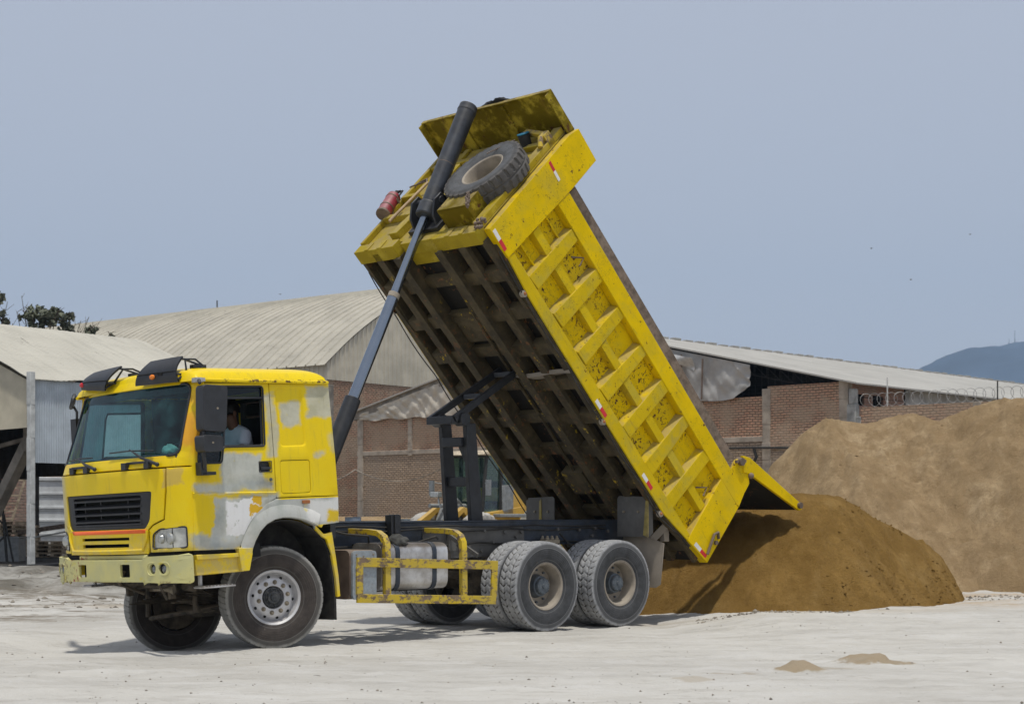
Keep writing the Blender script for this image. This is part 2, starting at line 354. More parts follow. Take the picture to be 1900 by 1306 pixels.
M['side2'] = mat_glass('tinted_vent_glass', (.30, .42, .45), .85, .05, dust=(.05, .09, .10), fr=.4)
M['interior'] = simple('dark_cab_trim', (.028, .030, .033), .8, var=.2)
M['seat'] = simple('black_seat_cloth', (.012, .012, .014), .9, var=.3)
M['wood'] = simple('weathered_board', (.165, .125, .095), .9, var=.4, sc=12, dust=(.25, .2, .15), dustamt=.4, bump=.3)
M['handle'] = simple('pale_wooden_handle', (.40, .29, .17), .7, var=.2)
M['cloth'] = simple('black_cloth', (.010, .011, .014), .85, var=.4)
M['rag'] = simple('grey_rag', (.06, .06, .055), .95, var=.4)
M['blue'] = simple('blue_lid', (.03, .22, .36), .4, var=.2)
M['skin'] = simple('skin', (.17, .08, .048), .6, var=.1)  # tone darkened for the shade inside the cab
M['shirt'] = simple('pale_blue_shirt', (.66, .70, .80), .85, var=.06)
M['trouser'] = simple('dark_trousers', (.03, .035, .05), .9, var=.1)
M['hair'] = simple('black_hair', (.008, .007, .006), .6, var=.2)
M['bag'] = simple('white_green_bag', (.62, .72, .66), .4, var=.15, sc=30)
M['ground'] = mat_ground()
M['sand_dark'] = mat_sand('damp_brown_sand', (.30, .178, .052), (.47, .290, .092), (.47, .325, .14), .6)
M['sand_light'] = mat_sand('dry_tan_sand', (.42, .295, .16), (.61, .445, .26), (.76, .595, .38), .85)
M['brick'] = mat_brick('red_brick', (.53, .30, .205), (.45, .30, .21), (.16, .125, .09), 1.0, .024, .5, (.44, .345, .25))
M['brick_old'] = mat_brick('old_mud_brick', (.48, .37, .27), (.38, .29, .21), (.16, .13, .10), 1.0, .022, .4, (.30, .25, .20))
M['brick_small'] = mat_brick('pale_brick', (.36, .21, .16), (.30, .18, .14), (.27, .22, .18), 1.0, .018, .3, (.3, .25, .21))
M['concrete'] = simple('concrete', (.34, .295, .24), .95, var=.25, sc=2, bump=.4)
M['concrete_g'] = simple('grey_concrete', (.27, .275, .265), .95, var=.3, sc=3, bump=.4)
M['plaster'] = simple('old_plaster', (.24, .215, .18), .95, var=.35, sc=1.5, bump=.4)
M['cream_clad'] = simple('cream_cladding', (.52, .48, .39), .8, var=.14, sc=.6, dust=(.3, .26, .2), dustamt=.2)
M['shed_roof'] = simple('cream_shed_roof', (.47, .45, .385), .85, var=.08, sc=.5)
M['grey_corr'] = simple('bluegrey_corrugated_sheet', (.46, .51, .55), .6, .1, var=.12, sc=1.5)
M['tan_corr'] = simple('tan_corrugated_sheet', (.50, .46, .36), .7, var=.12, sc=1.2)
M['post_white'] = simple('peeling_white_post', (.52, .53, .51), .8, var=.2, sc=4, dust=(.25, .23, .2), dustamt=.3)
M['cont'] = simple('pale_grey_panel', (.60, .62, .62), .7, var=.15, sc=2)
M['pallet'] = simple('pallet_wood', (.42, .34, .24), .9, var=.4, sc=5)
M['darksteel'] = simple('dark_steel', (.03, .03, .028), .8, var=.3)
M['tarp'] = simple('grey_plastic_tarp', (.34, .335, .32), .6, var=.18, sc=1.2)
M['tarp2'] = simple('cream_tarp', (.46, .42, .35), .7, var=.18, sc=1.2)
M['ldr'] = simple('loader_amber_paint', (.56, .33, .04), .5, var=.12, sc=3, dust=(.36, .29, .17), dustamt=.3)
M['ldr_grey'] = simple('loader_grey', (.22, .235, .24), .6, var=.2, dust=(.3, .27, .2), dustamt=.3)
M['ldr_tyre'] = simple('loader_tyre_dusty', (.16, .16, .16), .9, var=.4, sc=5, dust=(.42, .40, .36), dustamt=.9)
M['ldr_glass'] = mat_glass('green_loader_glass', (.42, .58, .52), .45, .0, dust=(.13, .20, .18), fr=.10)
M['bark'] = simple('bark', (.10, .08, .06), .9, var=.3)
M['leaf'] = simple('dusty_leaf', (.085, .095, .06), .7, var=.5, sc=.8)
M['hill'] = simple('dry_hazed_hill', (.035, .055, .090), .95, var=.3, sc=.01)  # blue base colour adds painted haze to the hill
def roof_mat(name, c, wave, var, marks=True):
    n = NT(name); X, Y, Z = n.xyz()
    a = n.mix(n.ramp(n.noise(.35, 6, .65), .35, .65), tuple(k*(1-var) for k in c), tuple(k*(1+var) for k in c))
    st = n.ramp(n.noise(.9, 6, .7, vec=n.scale((3.0, .4, 1))), .48, .70)
    a = n.mix(n.math('MULTIPLY', st, .42), a, tuple(k*.62 for k in c))
    if marks:
        mk = n.math('MULTIPLY', n.ramp(n.noise(1.1, 5, .8, vec=n.scale((2.4, .22, 1))), .66, .68), n.ramp(n.noise(.25, 3), .42, .5))
        a = n.mix(mk, a, (.10, .09, .08))
        sm = n.ramp(n.math('ABSOLUTE', n.math('SUBTRACT', n.math('FRACT', n.math('DIVIDE', Y, 1.05)), .5)), .485, .497)
        a = n.mix(n.math('MULTIPLY', sm, .45), a, tuple(k*.5 for k in c))
    h = n.math('SINE', n.math('MULTIPLY', Y, wave))
    n.bump(h, .4, .03)
    return n.fin(a, .85, spec=.2)
M['shed_roof'] = roof_mat('cream_shed_roof_sheets', (.47, .45, .385), 40, .06)
M['roof_w'] = roof_mat('grey_sheet_roof', (.38, .37, .34), 24, .08)
M['roof_arch'] = roof_mat('arched_sheet_roof', (.42, .395, .33), 18, .10)

# ------------------------------------------------------------------ mesh helpers
class MB:
    def __init__(s): s.v = []; s.f = []; s.mi = []; s.cur = 0
    def add(s, vs, fs):
        o = len(s.v); s.v += [tuple(p) for p in vs]
        for f in fs: s.f.append(tuple(i+o for i in f)); s.mi.append(s.cur)
        return s
    def box(s, x0, x1, y0, y1, z0, z1):
        x0, x1 = min(x0, x1), max(x0, x1); y0, y1 = min(y0, y1), max(y0, y1); z0, z1 = min(z0, z1), max(z0, z1)
        vs = [(x, y, z) for z in (z0, z1) for y in (y0, y1) for x in (x0, x1)]
        return s.add(vs, [(0, 2, 3, 1), (4, 5, 7, 6), (0, 1, 5, 4), (2, 6, 7, 3), (0, 4, 6, 2), (1, 3, 7, 5)])
    def beam(s, p0, p1, w, h, up=(0, 0, 1)):
        p0 = Vector(p0); p1 = Vector(p1); d = (p1-p0).normalized(); up = Vector(up)
        if abs(d.dot(up)) > .98: up = Vector((1, 0, 0))
        a = d.cross(up).normalized(); b = a.cross(d)
        vs = []
        for p in (p0, p1):
            for i, j in ((-1, -1), (1, -1), (1, 1), (-1, 1)): vs.append(p+a*(i*w/2)+b*(j*h/2))
        return s.add(vs, [(3, 2, 1, 0), (4, 5, 6, 7), (0, 1, 5, 4), (1, 2, 6, 5), (2, 3, 7, 6), (3, 0, 4, 7)])
    def cyl(s, p0, p1, r0, r1=None, n=20, caps=True):
        r1 = r0 if r1 is None else r1
        p0 = Vector(p0); p1 = Vector(p1); d = (p1-p0).normalized()
        u = Vector((0, 0, 1)) if abs(d.z) < .9 else Vector((1, 0, 0))
        a = d.cross(u).normalized(); b = d.cross(a)
        vs = []
        for p, r in ((p0, r0), (p1, r1)):
            for i in range(n):
                t = 2*math.pi*i/n; vs.append(p+a*(r*math.cos(t))+b*(r*math.sin(t)))
        fs = [(i, (i+1) % n, n+(i+1) % n, n+i) for i in range(n)]
        if caps: fs += [tuple(range(n-1, -1, -1)), tuple(range(n, 2*n))]
        return s.add(vs, fs)
    def tube(s, pts, r, n=8, caps=True, flat=1.0):
        pts = [Vector(p) for p in pts]; L = len(pts); vs = []
        pa = None
        for i, p in enumerate(pts):
            d = (pts[min(i+1, L-1)]-pts[max(i-1, 0)]).normalized()
            if pa is None:
                u = Vector((0, 0, 1)) if abs(d.z) < .9 else Vector((1, 0, 0)); a = d.cross(u).normalized()
            else: a = (pa-d*pa.dot(d)).normalized()
            pa = a; b = d.cross(a); rr = r[i] if isinstance(r, (list, tuple)) else r
            for k in range(n):
                t = 2*math.pi*(k+.5)/n; vs.append(p+a*(rr*math.cos(t))+b*(rr*flat*math.sin(t)))
        fs = [(i*n+k, i*n+(k+1) % n, (i+1)*n+(k+1) % n, (i+1)*n+k) for i in range(L-1) for k in range(n)]
        if caps: fs += [tuple(range(n-1, -1, -1)), tuple(range((L-1)*n, L*n))]
        return s.add(vs, fs)
    def lathe(s, prof, n=48, axis='y', o=(0, 0, 0)):
        # prof: list of (t, r) along the axis
        vs = []; o = Vector(o)
        for t, r in prof:
            for i in range(n):
                a = 2*math.pi*i/n; c, q = r*math.cos(a), r*math.sin(a)
                vs.append(o+Vector({'y': (c, t, q), 'x': (t, c, q), 'z': (c, q, t)}[axis]))
        fs = [(j*n+i, j*n+(i+1) % n, (j+1)*n+(i+1) % n, (j+1)*n+i) for j in range(len(prof)-1) for i in range(n)]
        return s.add(vs, fs)
    def prism(s, poly, ax, a, b):
        # poly in the plane perpendicular to ax ('x': (y,z), 'y': (x,z), 'z': (x,y))
        def P(p, t): return {'x': (t, p[0], p[1]), 'y': (p[0], t, p[1]), 'z': (p[0], p[1], t)}[ax]
        n = len(poly); vs = [P(p, a) for p in poly]+[P(p, b) for p in poly]
        tris = geometry.tessellate_polygon([[Vector((p[0], p[1], 0)) for p in poly]])
        fs = [tuple(t) for t in tris]+[tuple(n+i for i in reversed(t)) for t in tris]
        fs += [(i, (i+1) % n, n+(i+1) % n, n+i) for i in range(n)]
        return s.add(vs, fs)
    def grid(s, fn, nu, nv, u0=0, u1=1, v0=0, v1=1):
        vs = [fn(u0+(u1-u0)*i/nu, v0+(v1-v0)*j/nv) for j in range(nv+1) for i in range(nu+1)]
        fs = [(j*(nu+1)+i, j*(nu+1)+i+1, (j+1)*(nu+1)+i+1, (j+1)*(nu+1)+i) for j in range(nv) for i in range(nu)]
        return s.add(vs, fs)
    def sphere(s, c, r, n=12, m=8, sc=(1, 1, 1)):
        c = Vector(c); vs = []; fs = []
        for j in range(m+1):
            p = math.pi*j/m
            for i in range(n):
                a = 2*math.pi*i/n
                vs.append(c+Vector((r*sc[0]*math.sin(p)*math.cos(a), r*sc[1]*math.sin(p)*math.sin(a), r*sc[2]*math.cos(p))))
        for j in range(m):
            for i in range(n): fs.append((j*n+i, j*n+(i+1) % n, (j+1)*n+(i+1) % n, (j+1)*n+i))
        return s.add(vs, fs)
    def xf(s, mat, start=0):
        for i in range(start, len(s.v)): s.v[i] = tuple(mat @ Vector(s.v[i]))
        return s
    def build(s, name, mat, parent=None, bevel=0, angle=35, local=None, seg=2, solid=0, doubles=True):
        me = bpy.data.meshes.new(name); me.from_pydata(s.v, [], s.f)
        mats = mat if isinstance(mat, (list, tuple)) else [mat]
        for m in mats: me.materials.append(m)
        if len(mats) > 1: me.polygons.foreach_set('material_index', s.mi)
        bm = bmesh.new(); bm.from_mesh(me)
        if doubles: bmesh.ops.remove_doubles(bm, verts=bm.verts, dist=1e-5)
        bmesh.ops.recalc_face_normals(bm, faces=bm.faces)
        th = R(angle)
        for e in bm.edges:
            e.smooth = len(e.link_faces) == 2 and e.calc_face_angle(9) < th
        for f in bm.faces: f.smooth = True
        bm.to_mesh(me); bm.free()
        o = bpy.data.objects.new(name, me); COL.objects.link(o)
        if parent is not None: o.parent = parent
        if local is not None: o.matrix_local = local
        if solid:
            md = o.modifiers.new('solid', 'SOLIDIFY'); md.thickness = solid; md.offset = 0
        if bevel:
            md = o.modifiers.new('bevel', 'BEVEL'); md.width = bevel; md.segments = seg; md.limit_method = 'ANGLE'; md.angle_limit = R(32)
            if not solid: md.harden_normals = False
        return o

def tag(o, label=None, cat=None, group=None, kind=None):
    if label: o['label'] = label
    if cat: o['category'] = cat
    if group: o['group'] = group
    if kind: o['kind'] = kind
    return o
def thing(name, mw, label, cat, group=None):
    o = bpy.data.objects.new(name, None); COL.objects.link(o); o.empty_display_size = .3
    o.matrix_world = mw if isinstance(mw, Matrix) else Matrix.Translation(Vector(mw))
    return tag(o, label, cat, group)
def copy_tree(o, parent=None):
    c = o.copy(); COL.objects.link(c); c.parent = parent
    for ch in list(o.children): copy_tree(ch, c)
    return c

def panel(name, outer, holes, fmap, mat, parent, thick=.02, step=.12, bevel=.005, local=None, nrm=None, angle=35):
    """2-D outline with holes, cut into cells, mapped onto a curved skin and given thickness."""
    loops = [outer]+holes
    tris = geometry.tessellate_polygon([[Vector((p[0], p[1], 0)) for p in lp] for lp in loops])
    flat = [p for lp in loops for p in lp]
    bm = bmesh.new(); vs = [bm.verts.new((p[0], p[1], 0)) for p in flat]
    for t in tris:
        try: bm.faces.new([vs[i] for i in t])
        except ValueError: pass
    for ax in (0, 1):
        lo = min(p[ax] for p in outer); hi = max(p[ax] for p in outer)
        k = int((hi-lo)/step)
        for i in range(1, k+1):
            c = lo+(hi-lo)*i/(k+1); co = [0, 0, 0]; co[ax] = c; no = [0, 0, 0]; no[ax] = 1
            bmesh.ops.bisect_plane(bm, geom=bm.verts[:]+bm.edges[:]+bm.faces[:], plane_co=co, plane_no=no, dist=1e-5)
    bmesh.ops.dissolve_limit(bm, angle_limit=.0005, verts=[], edges=[e for e in bm.edges if False])
    for v in bm.verts: v.co = Vector(fmap(v.co.x, v.co.y))
    bmesh.ops.recalc_face_normals(bm, faces=bm.faces)
    nv = Vector((0, 0, 0))
    for f in bm.faces: nv += f.normal*f.calc_area()
    if nrm is not None and nv.dot(Vector(nrm)) < 0:
        for f in bm.faces: f.normal_flip()
    th = R(angle)
    for f in bm.faces: f.smooth = True
    for e in bm.edges: e.smooth = (len(e.link_faces) == 2 and e.calc_face_angle(9) < th) or len(e.link_faces) == 1
    me = bpy.data.meshes.new(name); bm.to_mesh(me); bm.free(); me.materials.append(mat)
    o = bpy.data.objects.new(name, me); COL.objects.link(o)
    if parent is not None: o.parent = parent
    if local is not None: o.matrix_local = local
    if thick:
        md = o.modifiers.new('solid', 'SOLIDIFY'); md.thickness = thick; md.offset = -1
    if bevel:
        md = o.modifiers.new('bevel', 'BEVEL'); md.width = bevel; md.segments = 2; md.limit_method = 'ANGLE'; md.angle_limit = R(40)
    return o

def rrect(a0, a1, b0, b1, r=.03, n=4):
    out = []
    for cx, cy, s0 in ((a1-r, b1-r, 0), (a0+r, b1-r, 90), (a0+r, b0+r, 180), (a1-r, b0+r, 270)):
        for i in range(n+1):
            t = R(s0+90*i/n); out.append((cx+r*math.cos(t), cy+r*math.sin(t)))
    return out
def rpoly(pts, r=.03, n=3):
    out = []; L = len(pts)
    for i in range(L):
        p = Vector(pts[i]); a = Vector(pts[i-1])-p; b = Vector(pts[(i+1) % L])-p
        q = min(r, a.length*.45, b.length*.45); a = p+a.normalized()*q; b = p+b.normalized()*q
        for k in range(n+1):
            t = k/n; out.append(tuple((1-t)**2*a+2*t*(1-t)*p+t*t*b))
    return out
def interp(x, xs, ys): return float(np.interp(x, xs, ys))
def sst(x, a, b):
    t = min(1, max(0, (x-a)/(b-a))); return t*t*(3-2*t)

# numpy value noise
def vnoise(x, y, seed=0):
    xi = np.floor(x).astype(np.int64); yi = np.floor(y).astype(np.int64); xf = x-xi; yf = y-yi
    def h(a, b):
        n = (a*374761393+b*668265263+seed*1442695041) & 0x7fffffff
        n = ((n ^ (n >> 13))*1274126177) & 0x7fffffff
        return ((n ^ (n >> 16)) & 0xffff)/65535.
    u = xf*xf*(3-2*xf); v = yf*yf*(3-2*yf)
    return (h(xi, yi)*(1-u)+h(xi+1, yi)*u)*(1-v)+(h(xi, yi+1)*(1-u)+h(xi+1, yi+1)*u)*v-.5
def fbm(x, y, oct=4, seed=0):
    s = 0; a = 1
    for i in range(oct): s = s+a*vnoise(x*2**i+13.7*i, y*2**i+7.1*i, seed+i); a *= .5
    return s
def height_obj(name, xs, ys, Z, mat, parent=None):
    nx, ny = len(xs), len(ys); X, Y = np.meshgrid(xs, ys)
    co = np.stack([X, Y, Z], -1).reshape(-1, 3)
    i = np.arange(nx*ny).reshape(ny, nx)
    q = np.stack([i[:-1, :-1], i[:-1, 1:], i[1:, 1:], i[1:, :-1]], -1).reshape(-1, 4)
    me = bpy.data.meshes.new(name); me.vertices.add(len(co)); me.vertices.foreach_set('co', co.ravel())
    me.loops.add(q.size); me.loops.foreach_set('vertex_index', q.ravel())
    me.polygons.add(len(q)); me.polygons.foreach_set('loop_start', np.arange(0, q.size, 4)); me.polygons.foreach_set('loop_total', np.full(len(q), 4))
    me.update(); me.polygons.foreach_set('use_smooth', np.ones(len(q), bool)); me.materials.append(mat)
    o = bpy.data.objects.new(name, me); COL.objects.link(o)
    return o

# ------------------------------------------------------------------ camera, light, sky
cam = bpy.data.objects.new('camera', bpy.data.cameras.new('camera')); COL.objects.link(cam); S.camera = cam
cam.location = (0, 0, CAMH); cam.rotation_euler = (R(90), 0, 0)
cam.data.sensor_width = 36; cam.data.lens = 3119.96/1900*36; cam.data.shift_y = (959.28-653)/1900
cam.data.dof.use_dof = True; cam.data.dof.focus_distance = 20.5; cam.data.dof.aperture_fstop = 4.0
cam.data.clip_start = .1; cam.data.clip_end = 20000
SUN = Vector((.06, -.23, 1)).normalized()
sl = bpy.data.lights.new('sun', 'SUN'); sl.energy = 3.15; sl.angle = R(2.0); sl.color = (1, .955, .87)
so = bpy.data.objects.new('sun', sl); COL.objects.link(so); so.rotation_euler = SUN.to_track_quat('Z', 'Y').to_euler()
w = bpy.data.worlds.new('World'); S.world = w; w.use_nodes = True
wn = w.node_tree; bg = wn.nodes['Background']
sky = wn.nodes.new('ShaderNodeTexSky'); sky.sky_type = 'NISHITA'; sky.sun_disc = False
sky.sun_elevation = math.asin(SUN.z); sky.sun_rotation = math.atan2(SUN.x, SUN.y)
sky.air_density = 1.0; sky.dust_density = 3.0; sky.ozone_density = 1.2; sky.altitude = 100
mx = wn.nodes.new('ShaderNodeMix'); mx.data_type = 'RGBA'; mx.inputs[0].default_value = .80
mx.inputs[7].default_value = (5.85, 6.15, 7.0, 1)
wn.links.new(sky.outputs[0], mx.inputs[6]); wn.links.new(mx.outputs[2], bg.inputs[0]); bg.inputs[1].default_value = .10
S.view_settings.view_transform = 'Standard'; S.view_settings.look = 'None'; S.view_settings.exposure = -.02; S.view_settings.gamma = 1
S.render.engine = 'CYCLES'
try:
    S.cycles.transparent_max_bounces = 16; S.cycles.max_bounces = 8
except Exception: pass
S.render.resolution_x = 1024; S.render.resolution_y = 703

# ------------------------------------------------------------------ ground
def ground_z(X, Y):
    z = .17*np.clip((X-1.9)/1.3, 0, 1)**1*np.clip((Y-18.8)/1.6, 0, 1)
    z = z*(1-np.clip((Y-30)/6, 0, 1))
    z = z-.165*np.exp(-(((X+4.6)/1.25)**2+((Y-19.2)/1.15)**2)**1.5)
    st = fbm(X*.35, Y*1.3, 5, 3)
    calm = np.exp(-(((X+1)/3.2)**2+((Y-20.5)/3.2)**2)**2)
    z = z+.05*st*(1-.7*calm)+.022*fbm(X*2.2, Y*3.5, 4, 9)+.012*np.maximum(0, fbm(X*7, Y*9, 3, 15)-.15)*3
    for k, (a0, sl_, wv) in enumerate(((14.1, .10, .35), (16.0, .10, .3), (17.1, -.03, .25))):
        dd = Y-(a0+sl_*X+wv*np.sin(X*.35+k)); rut = np.exp(-(dd/.16)**2); z = z-.028*rut*(.6+.5*np.sin(X*22+dd*6)*.35)+.016*np.exp(-((np.abs(dd)-.27)/.08)**2)
    rough = np.clip((-5.8-X)/1.2, 0, 1)*np.clip((Y-28)/4, 0, 1)*np.clip((45-Y)/3, 0, 1)
    z = z+rough*(.16+.34*fbm(X*.9, Y*.9, 5, 21))
    # small heaps of spilled sand close to the camera
    for (a, b, hh, rx, ry) in ((2.67, 15.6, .065, .20, .16), (3.5, 16.2, .075, .28, .17), (1.57, 14.6, .02, .14, .08)):
        z = z+hh*np.exp(-(((X-a+.12*fbm(X*4, Y*4, 3, 8))/rx)**2+((Y-b+.1*fbm(X*5, Y*4, 3, 18))/ry)**2))*(1+1.1*fbm(X*7, Y*9, 4, 5))
    return z
def axis_pts(lo, a, b, hi, fine, k=1.25):
    p = list(np.arange(a, b, fine)); s = fine
    x = a; L = []
    while x > lo: s *= k; x -= s; L.append(max(x, lo))
    s = fine; x = p[-1]; H = []
    while x < hi: s *= k; x += s; H.append(min(x, hi))
    return np.array(L[::-1]+p+H)
gx = axis_pts(-3900, -9, 11, 3900, .055); gy = axis_pts(-60, 12.4, 31, 4700, .055)
GX, GY = np.meshgrid(gx, gy)
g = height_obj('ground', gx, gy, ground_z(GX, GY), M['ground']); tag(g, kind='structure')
def gz(x, y): return float(ground_z(np.array([x]), np.array([y]))[0])

# ------------------------------------------------------------------ sand heaps
def ray_xz(px, py, Y): return ((px-950)/3120*Y, CAMH-(py-959.28)/3120*Y)
def heap(name, sil, Yr, sf, sb, xr, yr, seed, mat, amp, label, capr=.5):
    xs = np.arange(*xr); ys = np.arange(*yr)
    X, Y = np.meshgrid(xs, ys)
    pts = [ray_xz(a, b, Yr(a)) for a, b in sil]
    sx = [p[0] for p in pts]; sz = [p[1] for p in pts]
    yrr = np.interp(X, sx, [Yr(a) for a, b in sil])
    rz = np.interp(X, sx, sz)
    rz = rz+amp*.15*fbm(X*3, X*0+2, 3, seed)
    d = yrr-Y
    front = rz-sf(X)*np.sqrt(np.maximum(d, 0)**2+capr**2)+sf(X)*capr
    back = rz-sb*np.maximum(-d, 0)
    Z = np.where(d > 0, front, back)
    f1 = fbm(X*1.2+.25*fbm(X*.7, Y*.7, 2, seed+5), Y*.55, 5, seed); f2 = fbm(X*4.5, Y*3.2, 5, seed+3); f3 = np.maximum(0, fbm(X*7, Y*5, 3, seed+8)-.18)*np.clip(fbm(X*.9, Y*.9, 2, seed+9)*2.5+.3, 0, 1)
    gully = -np.maximum(0, .10-np.abs(fbm(X*1.1+.3*Y, Y*.25, 3, seed+11)))*2.2
    env = np.clip(np.abs(d)/1.0, .15, 1)
    Z = Z+amp*(f1*env*.95+.55*f2*env+gully*env*1.1)+f3*min(.28, amp*1.2)+.03*fbm(X*13, Y*11, 3, seed+15)*env
    Z = np.maximum(Z, -.5)
    o = height_obj(name, xs, ys, Z, mat); tag(o, label, 'sand heap')
    return xs, ys, Z
silA = [(1010, 1130), (1120, 1110), (1180, 1085), (1240, 1025), (1330, 955), (1420, 926), (1486, 916), (1535, 917), (1571, 930), (1624, 962), (1669, 984), (1713, 1009), (1740, 1033), (1753, 1057), (1760, 1082), (1764, 1104), (1776, 1150), (1860, 1400)]
YA = lambda px: interp(px, [1010, 1250, 1490, 1780, 1900], [24.9, 25.3, 25.6, 27.0, 27.0])
HA = heap('sand_heap', silA, YA, lambda X: np.interp(X, [0, 1.5, 3, 5, 8], [.50, .56, .60, .60, .55]), .5, (-.4, 8.0, .05), (20.6, 31, .05), 31, M['sand_dark'], .13, 'damp dark brown sand heap just tipped under the open tailgate')
silB = [(1300, 1180), (1380, 960), (1431, 862), (1496, 800), (1530, 778), (1576, 783), (1607, 786), (1667, 768), (1701, 770), (1738, 780), (1786, 760), (1843, 745), (1900, 741), (2010, 748), (2100, 790), (2250, 900)]
YB = lambda px: interp(px, [1300, 1500, 1660, 1740, 1900, 2250], [38.0, 37.5, 37, 35.5, 34.0, 34.0])
HB = heap('sand_heap', silB, YB, lambda X: np.interp(X, [4, 8, 12, 20], [.40, .42, .47, .47]), .6, (3.0, 16.5, .075), (25.0, 44, .075), 77, M['sand_light'], .30, 'large dry tan sand heap rising at the right in front of the brick wall')

# ------------------------------------------------------------------ frames of the truck
def frame(o, rows):
    m = Matrix.Identity(4)
    for j in range(3):
        for i in range(3): m[i][j] = rows[j][i]
    m[0][3], m[1][3], m[2][3] = o[0], o[1], o[2]+CAMH
    return m
CH = frame((-3.2803, 18.9396, -1.419), ((.72575, .68795, .00248), (-.68796, .72575, .00185), (-.00053, -.00305, 1.0)))
CABW = frame((-3.2314, 18.9503, -1.4177), ((.72501, .68725, .04536), (-.68696, .72629, -.02403), (-.04946, -.01374, .99868)))
BEDW = frame((-1.146, 20.9722, 3.4408), ((.51222, .48353, -.70981), (-.68062, .73259, .0079), (.52382, .47907, .70434)))
CI = CH.inverted(); CABL = CI @ CABW; BEDL = CI @ BEDW
truck = thing('dump_truck', CH, 'yellow tipper lorry with patchy grey primer and its load bed raised', 'truck')

# ---- cab skins
def Fv(v): return interp(abs(v), [0, .3, .6, .8, .95, 1.08, 1.17, 1.22, 1.25, 1.3], [-1.46, -1.455, -1.43, -1.405, -1.37, -1.325, -1.25, -1.19, -1.12, -1.0])
def Sz(z): return interp(z, [1.0, 1.96, 1.98, 2.08, 2.85, 3.0], [0, 0, .015, .05, .36, .46])
def front(off=0):
    def f(v, z): return (Fv(v)+Sz(z)*(1-.36*sst(abs(v), 1.1, 1.25))+off, v, z)
    return f
def yside(z): return 1.25-.035*max(0, z-2.0)
def sidef(s, off=0):
    def f(u, z): return (u, s*(yside(z)+off), z)
    return f
FN = (-1, 0, 0)
cab = panel('cab_body', [(-1.25, 1.975), (1.25, 1.975), (1.25, 2.1), (1.235, 2.86), (1.15, 2.93), (-1.15, 2.93), (-1.235, 2.86), (-1.25, 2.1)],
            [rpoly([(-1.165, 2.085), (-1.09, 2.83), (1.09, 2.83), (1.165, 2.085)], .09, 5)], front(), M['cab'], truck, .03, .09, .006, CABL, FN)
def cpanel(name, outer, holes, fm, mat=None, thick=.025, nrm=None, parent=None, step=.12, bevel=.005):
    return panel(name, outer, holes, fm, mat or M['cab'], parent or cab, thick, step, bevel, None, nrm)
# front corners
for s in (-1, 1):
    pl = [(s*1.085, 1.96), (s*1.25, 1.96), (s*1.25, 1.10), (s*.83, 1.10), (s*.825, 1.33), (s*.885, 1.375), (s*1.035, 1.43), (s*1.075, 1.72)]
    hl = rpoly([(s*.865, 1.135), (s*.88, 1.285), (s*.97, 1.335), (s*1.215, 1.352), (s*1.215, 1.135)], .025)
    cpanel('corner_panel', pl, [hl], front(), nrm=FN, step=.06)
    hp = cpanel('headlight', rpoly([(s*.87, 1.14), (s*.884, 1.283), (s*.972, 1.33), (s*1.21, 1.347), (s*1.21, 1.14)], .025), [], front(.012), M['headglass'], .02, FN, truck, .05, .004)
    hp.matrix_local = CABL
    b = MB()
    for v, r in ((.97, .05), (1.08, .062)):
        x = Fv(v)-.003
        b.lathe([(x-.01, .0001), (x-.012, r*.5), (x-.006, r*.85), (x+.012, r)], 20, 'x', (0, s*v, 1.235))
    b.build('bulb_lens', M['lens'], hp)
    tr = MB(); c = rpoly([(s*.865, 1.135), (s*.88, 1.285), (s*.97, 1.335), (s*1.215, 1.352), (s*1.215, 1.135)], .025)
    tr.tube([front(-.004)(*p) for p in c+c[:1]], .008, 6); tr.build('bezel', M['black'], hp)
# nose panel
noseo = [(-1.07, 1.955), (1.07, 1.955), (1.055, 1.72), (1.02, 1.44), (.87, 1.385), (.805, 1.335), (.80, 1.085), (-.80, 1.085), (-.805, 1.335), (-.87, 1.385), (-1.02, 1.44), (-1.055, 1.72)]
gr = rpoly([(-.885, 1.73), (.885, 1.73), (.84, 1.43), (.77, 1.345), (-.77, 1.345), (-.84, 1.43)], .03)
nose = panel('nose_panel', noseo, [gr, rrect(-.49, .49, 1.232, 1.262, .004, 1), rrect(-.48, .48, 1.158, 1.195, .004, 1)], front(-.004), M['cab'], truck, .03, .07, .006, CABL, FN)
b = MB(); b.tube([front(-.012)(v, z) for v, z in [(-.80, 1.33), (-.80, 1.25), (-.72, 1.125), (-.2, 1.12), (.2, 1.12), (.72, 1.125), (.80, 1.25), (.80, 1.33)]], .016, 6); b.build('nose_crease', M['cab'], nose)
cpanel('orange_strip', [(-.79, 1.340), (-.79, 1.300), (.70, 1.300), (.74, 1.340)], [], front(-.012), M['orange'], .003, FN, nose, .1, 0)
gi = rpoly([(-.70, 1.695), (.70, 1.695), (.66, 1.385), (-.66, 1.385)], .02)
grl = cpanel('grille', rpoly([(-.88, 1.725), (.88, 1.725), (.835, 1.43), (.765, 1.35), (-.765, 1.35), (-.835, 1.43)], .03), [gi], front(.012), M['grille'], .03, FN, truck, .07); grl.matrix_local = CABL
b = MB()
for z in (1.66, 1.585, 1.51, 1.435, 1.40):
    pts = [front(0)(v, z) for v in np.linspace(-.70, .70, 15)]
    for i in range(14):
        a, c = pts[i], pts[i+1]
        h = .012; dp = .06
        b.add([(a[0]+.005, a[1], z-h), (c[0]+.005, c[1], z-h), (c[0]+.005, c[1], z+.004), (a[0]+.005, a[1], z+.004), (a[0]+dp, a[1], z-.004), (c[0]+dp, c[1], z-.004), (c[0]+dp, c[1], z+.03), (a[0]+dp, a[1], z+.03)],
              [(0, 1, 2, 3), (3, 2, 6, 7), (0, 4, 5, 1), (4, 7, 6, 5)])
b.build('slats', M['grille'], grl)
